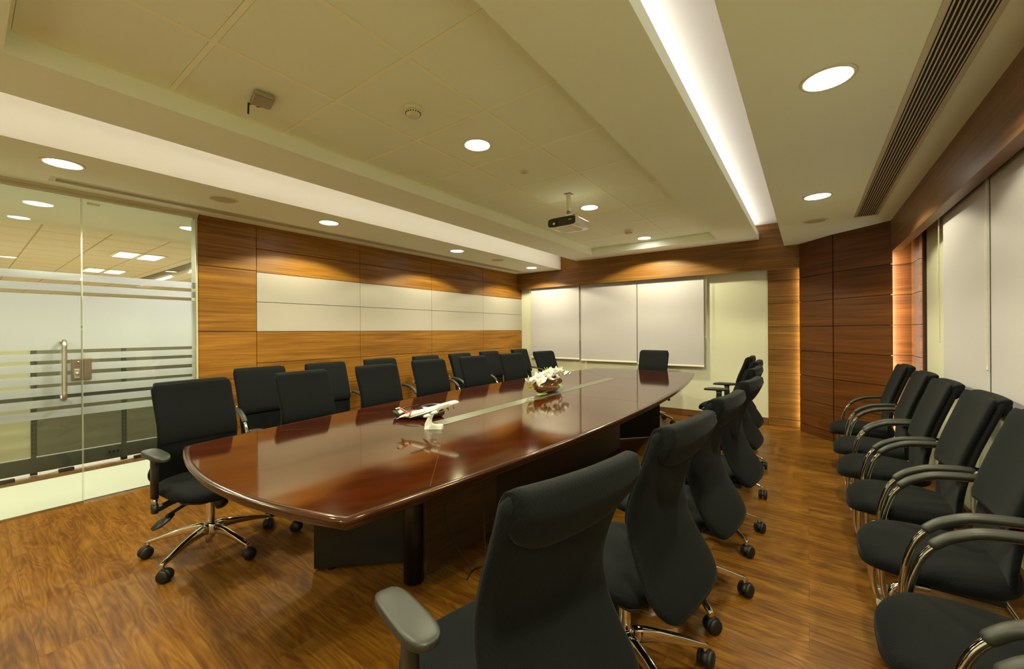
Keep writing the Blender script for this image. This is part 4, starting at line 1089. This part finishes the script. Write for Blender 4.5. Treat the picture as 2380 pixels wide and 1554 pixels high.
for x, y, z, s in spots:
    flower((x, y, z), random.uniform(0, 6), random.uniform(-0.7, 0.7) + (0.4 if y > 0 else -0.4), s)
for x, y, z, s in ((-0.05, 0.045, 0.12, 0.045), (0.02, 0.03, 0.135, 0.055), (0.03, 0.055, 0.115, 0.05), (-0.23, 0.06, 0.065, 0.05), (0.14, 0.055, 0.10, 0.035)):
    flower((x, y, z), random.uniform(0, 6), 0.6, s, 'yellow')
def blade(p0, p1, p2, wd, mat, nm='grass_blade'):
    bm = BM(); P = catmull([p0, p1, p2], 8); n_ = len(P); V = []
    for i, p in enumerate(P):
        ww = wd*(1-(i/(n_-1))**2)+0.0006; t_ = (P[min(i+1, n_-1)]-P[max(i-1, 0)]).normalized(); sd = t_.cross(Vector((0, 0, 1)))
        sd = sd.normalized() if sd.length > 1e-4 else Vector((0, 1, 0))
        V.append((bm.verts.new(p-sd*ww), bm.verts.new(p+Vector((0, 0, ww*0.5))), bm.verts.new(p+sd*ww)))
    for a, b in zip(V, V[1:]):
        bm.faces.new((a[0], a[1], b[1], b[0])); bm.faces.new((a[1], a[2], b[2], b[1]))
    link(nm, bm, mat, fl, smooth=True)
blade((0.0, 0, 0.10), (-0.01, 0.06, 0.17), (-0.05, 0.16, 0.22), 0.004, 'leafg'); blade((0.02, 0, 0.12), (0.0, 0.05, 0.20), (-0.10, 0.12, 0.225), 0.003, 'leafy')
blade((0.02, 0, 0.12), (0.0, 0.02, 0.19), (-0.04, 0.02, 0.23), 0.006, 'leafy'); blade((0.04, 0, 0.12), (0.10, -0.02, 0.19), (0.17, -0.06, 0.235), 0.004, 'leafy')
blade((0.03, 0, 0.12), (0.05, 0.03, 0.17), (0.10, 0.09, 0.20), 0.003, 'leafg'); blade((0.0, 0, 0.12), (-0.06, 0.06, 0.19), (-0.16, 0.10, 0.20), 0.0025, 'leafy')
for k in range(5): blade((0.06, -0.05, 0.07), (0.07+0.01*k, -0.075, 0.065), (0.045+0.025*k, -0.10, 0.04+0.01*(k % 2)), 0.007, 'leafg', 'green_leaf')
bm = BM()
for k in range(9):
    x = -0.27+k*0.014
    petal(bm, Matrix.Translation((x, -0.045-0.002*k, 0.022)) @ Matrix.Rotation(-1.9, 4, 'Z') @ Matrix.Rotation(0.25, 4, 'Y'), 0.032, 0.010, 0.1)
tube(bm, [(-0.275, -0.04, 0.02), (-0.20, -0.05, 0.024), (-0.13, -0.06, 0.03)], 0.0015, 6, 3)
link('fern_frond', bm, 'leafy', fl)

# cables under the table
for i, pts in enumerate((
    [(-1.52, 1.47, 0.69), (-1.50, 1.48, 0.60), (-1.47, 1.50, 0.52), (-1.54, 1.50, 0.36), (-1.52, 1.53, 0.22), (-1.47, 1.56, 0.12), (-1.44, 1.58, 0.06), (-1.40, 1.62, 0.10), (-1.34, 1.70, 0.05), (-1.32, 1.78, 0.006), (-1.40, 1.75, 0.006), (-1.47, 1.66, 0.006), (-1.44, 1.56, 0.006)],
    [(-1.29, 1.52, 0.69), (-1.29, 1.52, 0.45), (-1.285, 1.525, 0.25), (-1.28, 1.53, 0.10), (-1.27, 1.56, 0.02), (-1.22, 1.60, 0.006), (-1.19, 1.72, 0.006), (-1.24, 1.84, 0.006), (-1.29, 1.90, 0.006), (-1.25, 1.76, 0.006)])):
    bm = BM(); tube(bm, pts, 0.003, 6, 5); o = link('power_cable', bm, 'wire')
    tag(o, ['thin black cable hanging in a wavy line under the near end of the table', 'thin black cable hanging straight down under the table and coiled on the floor'][i], 'cable', 'cables under the table')
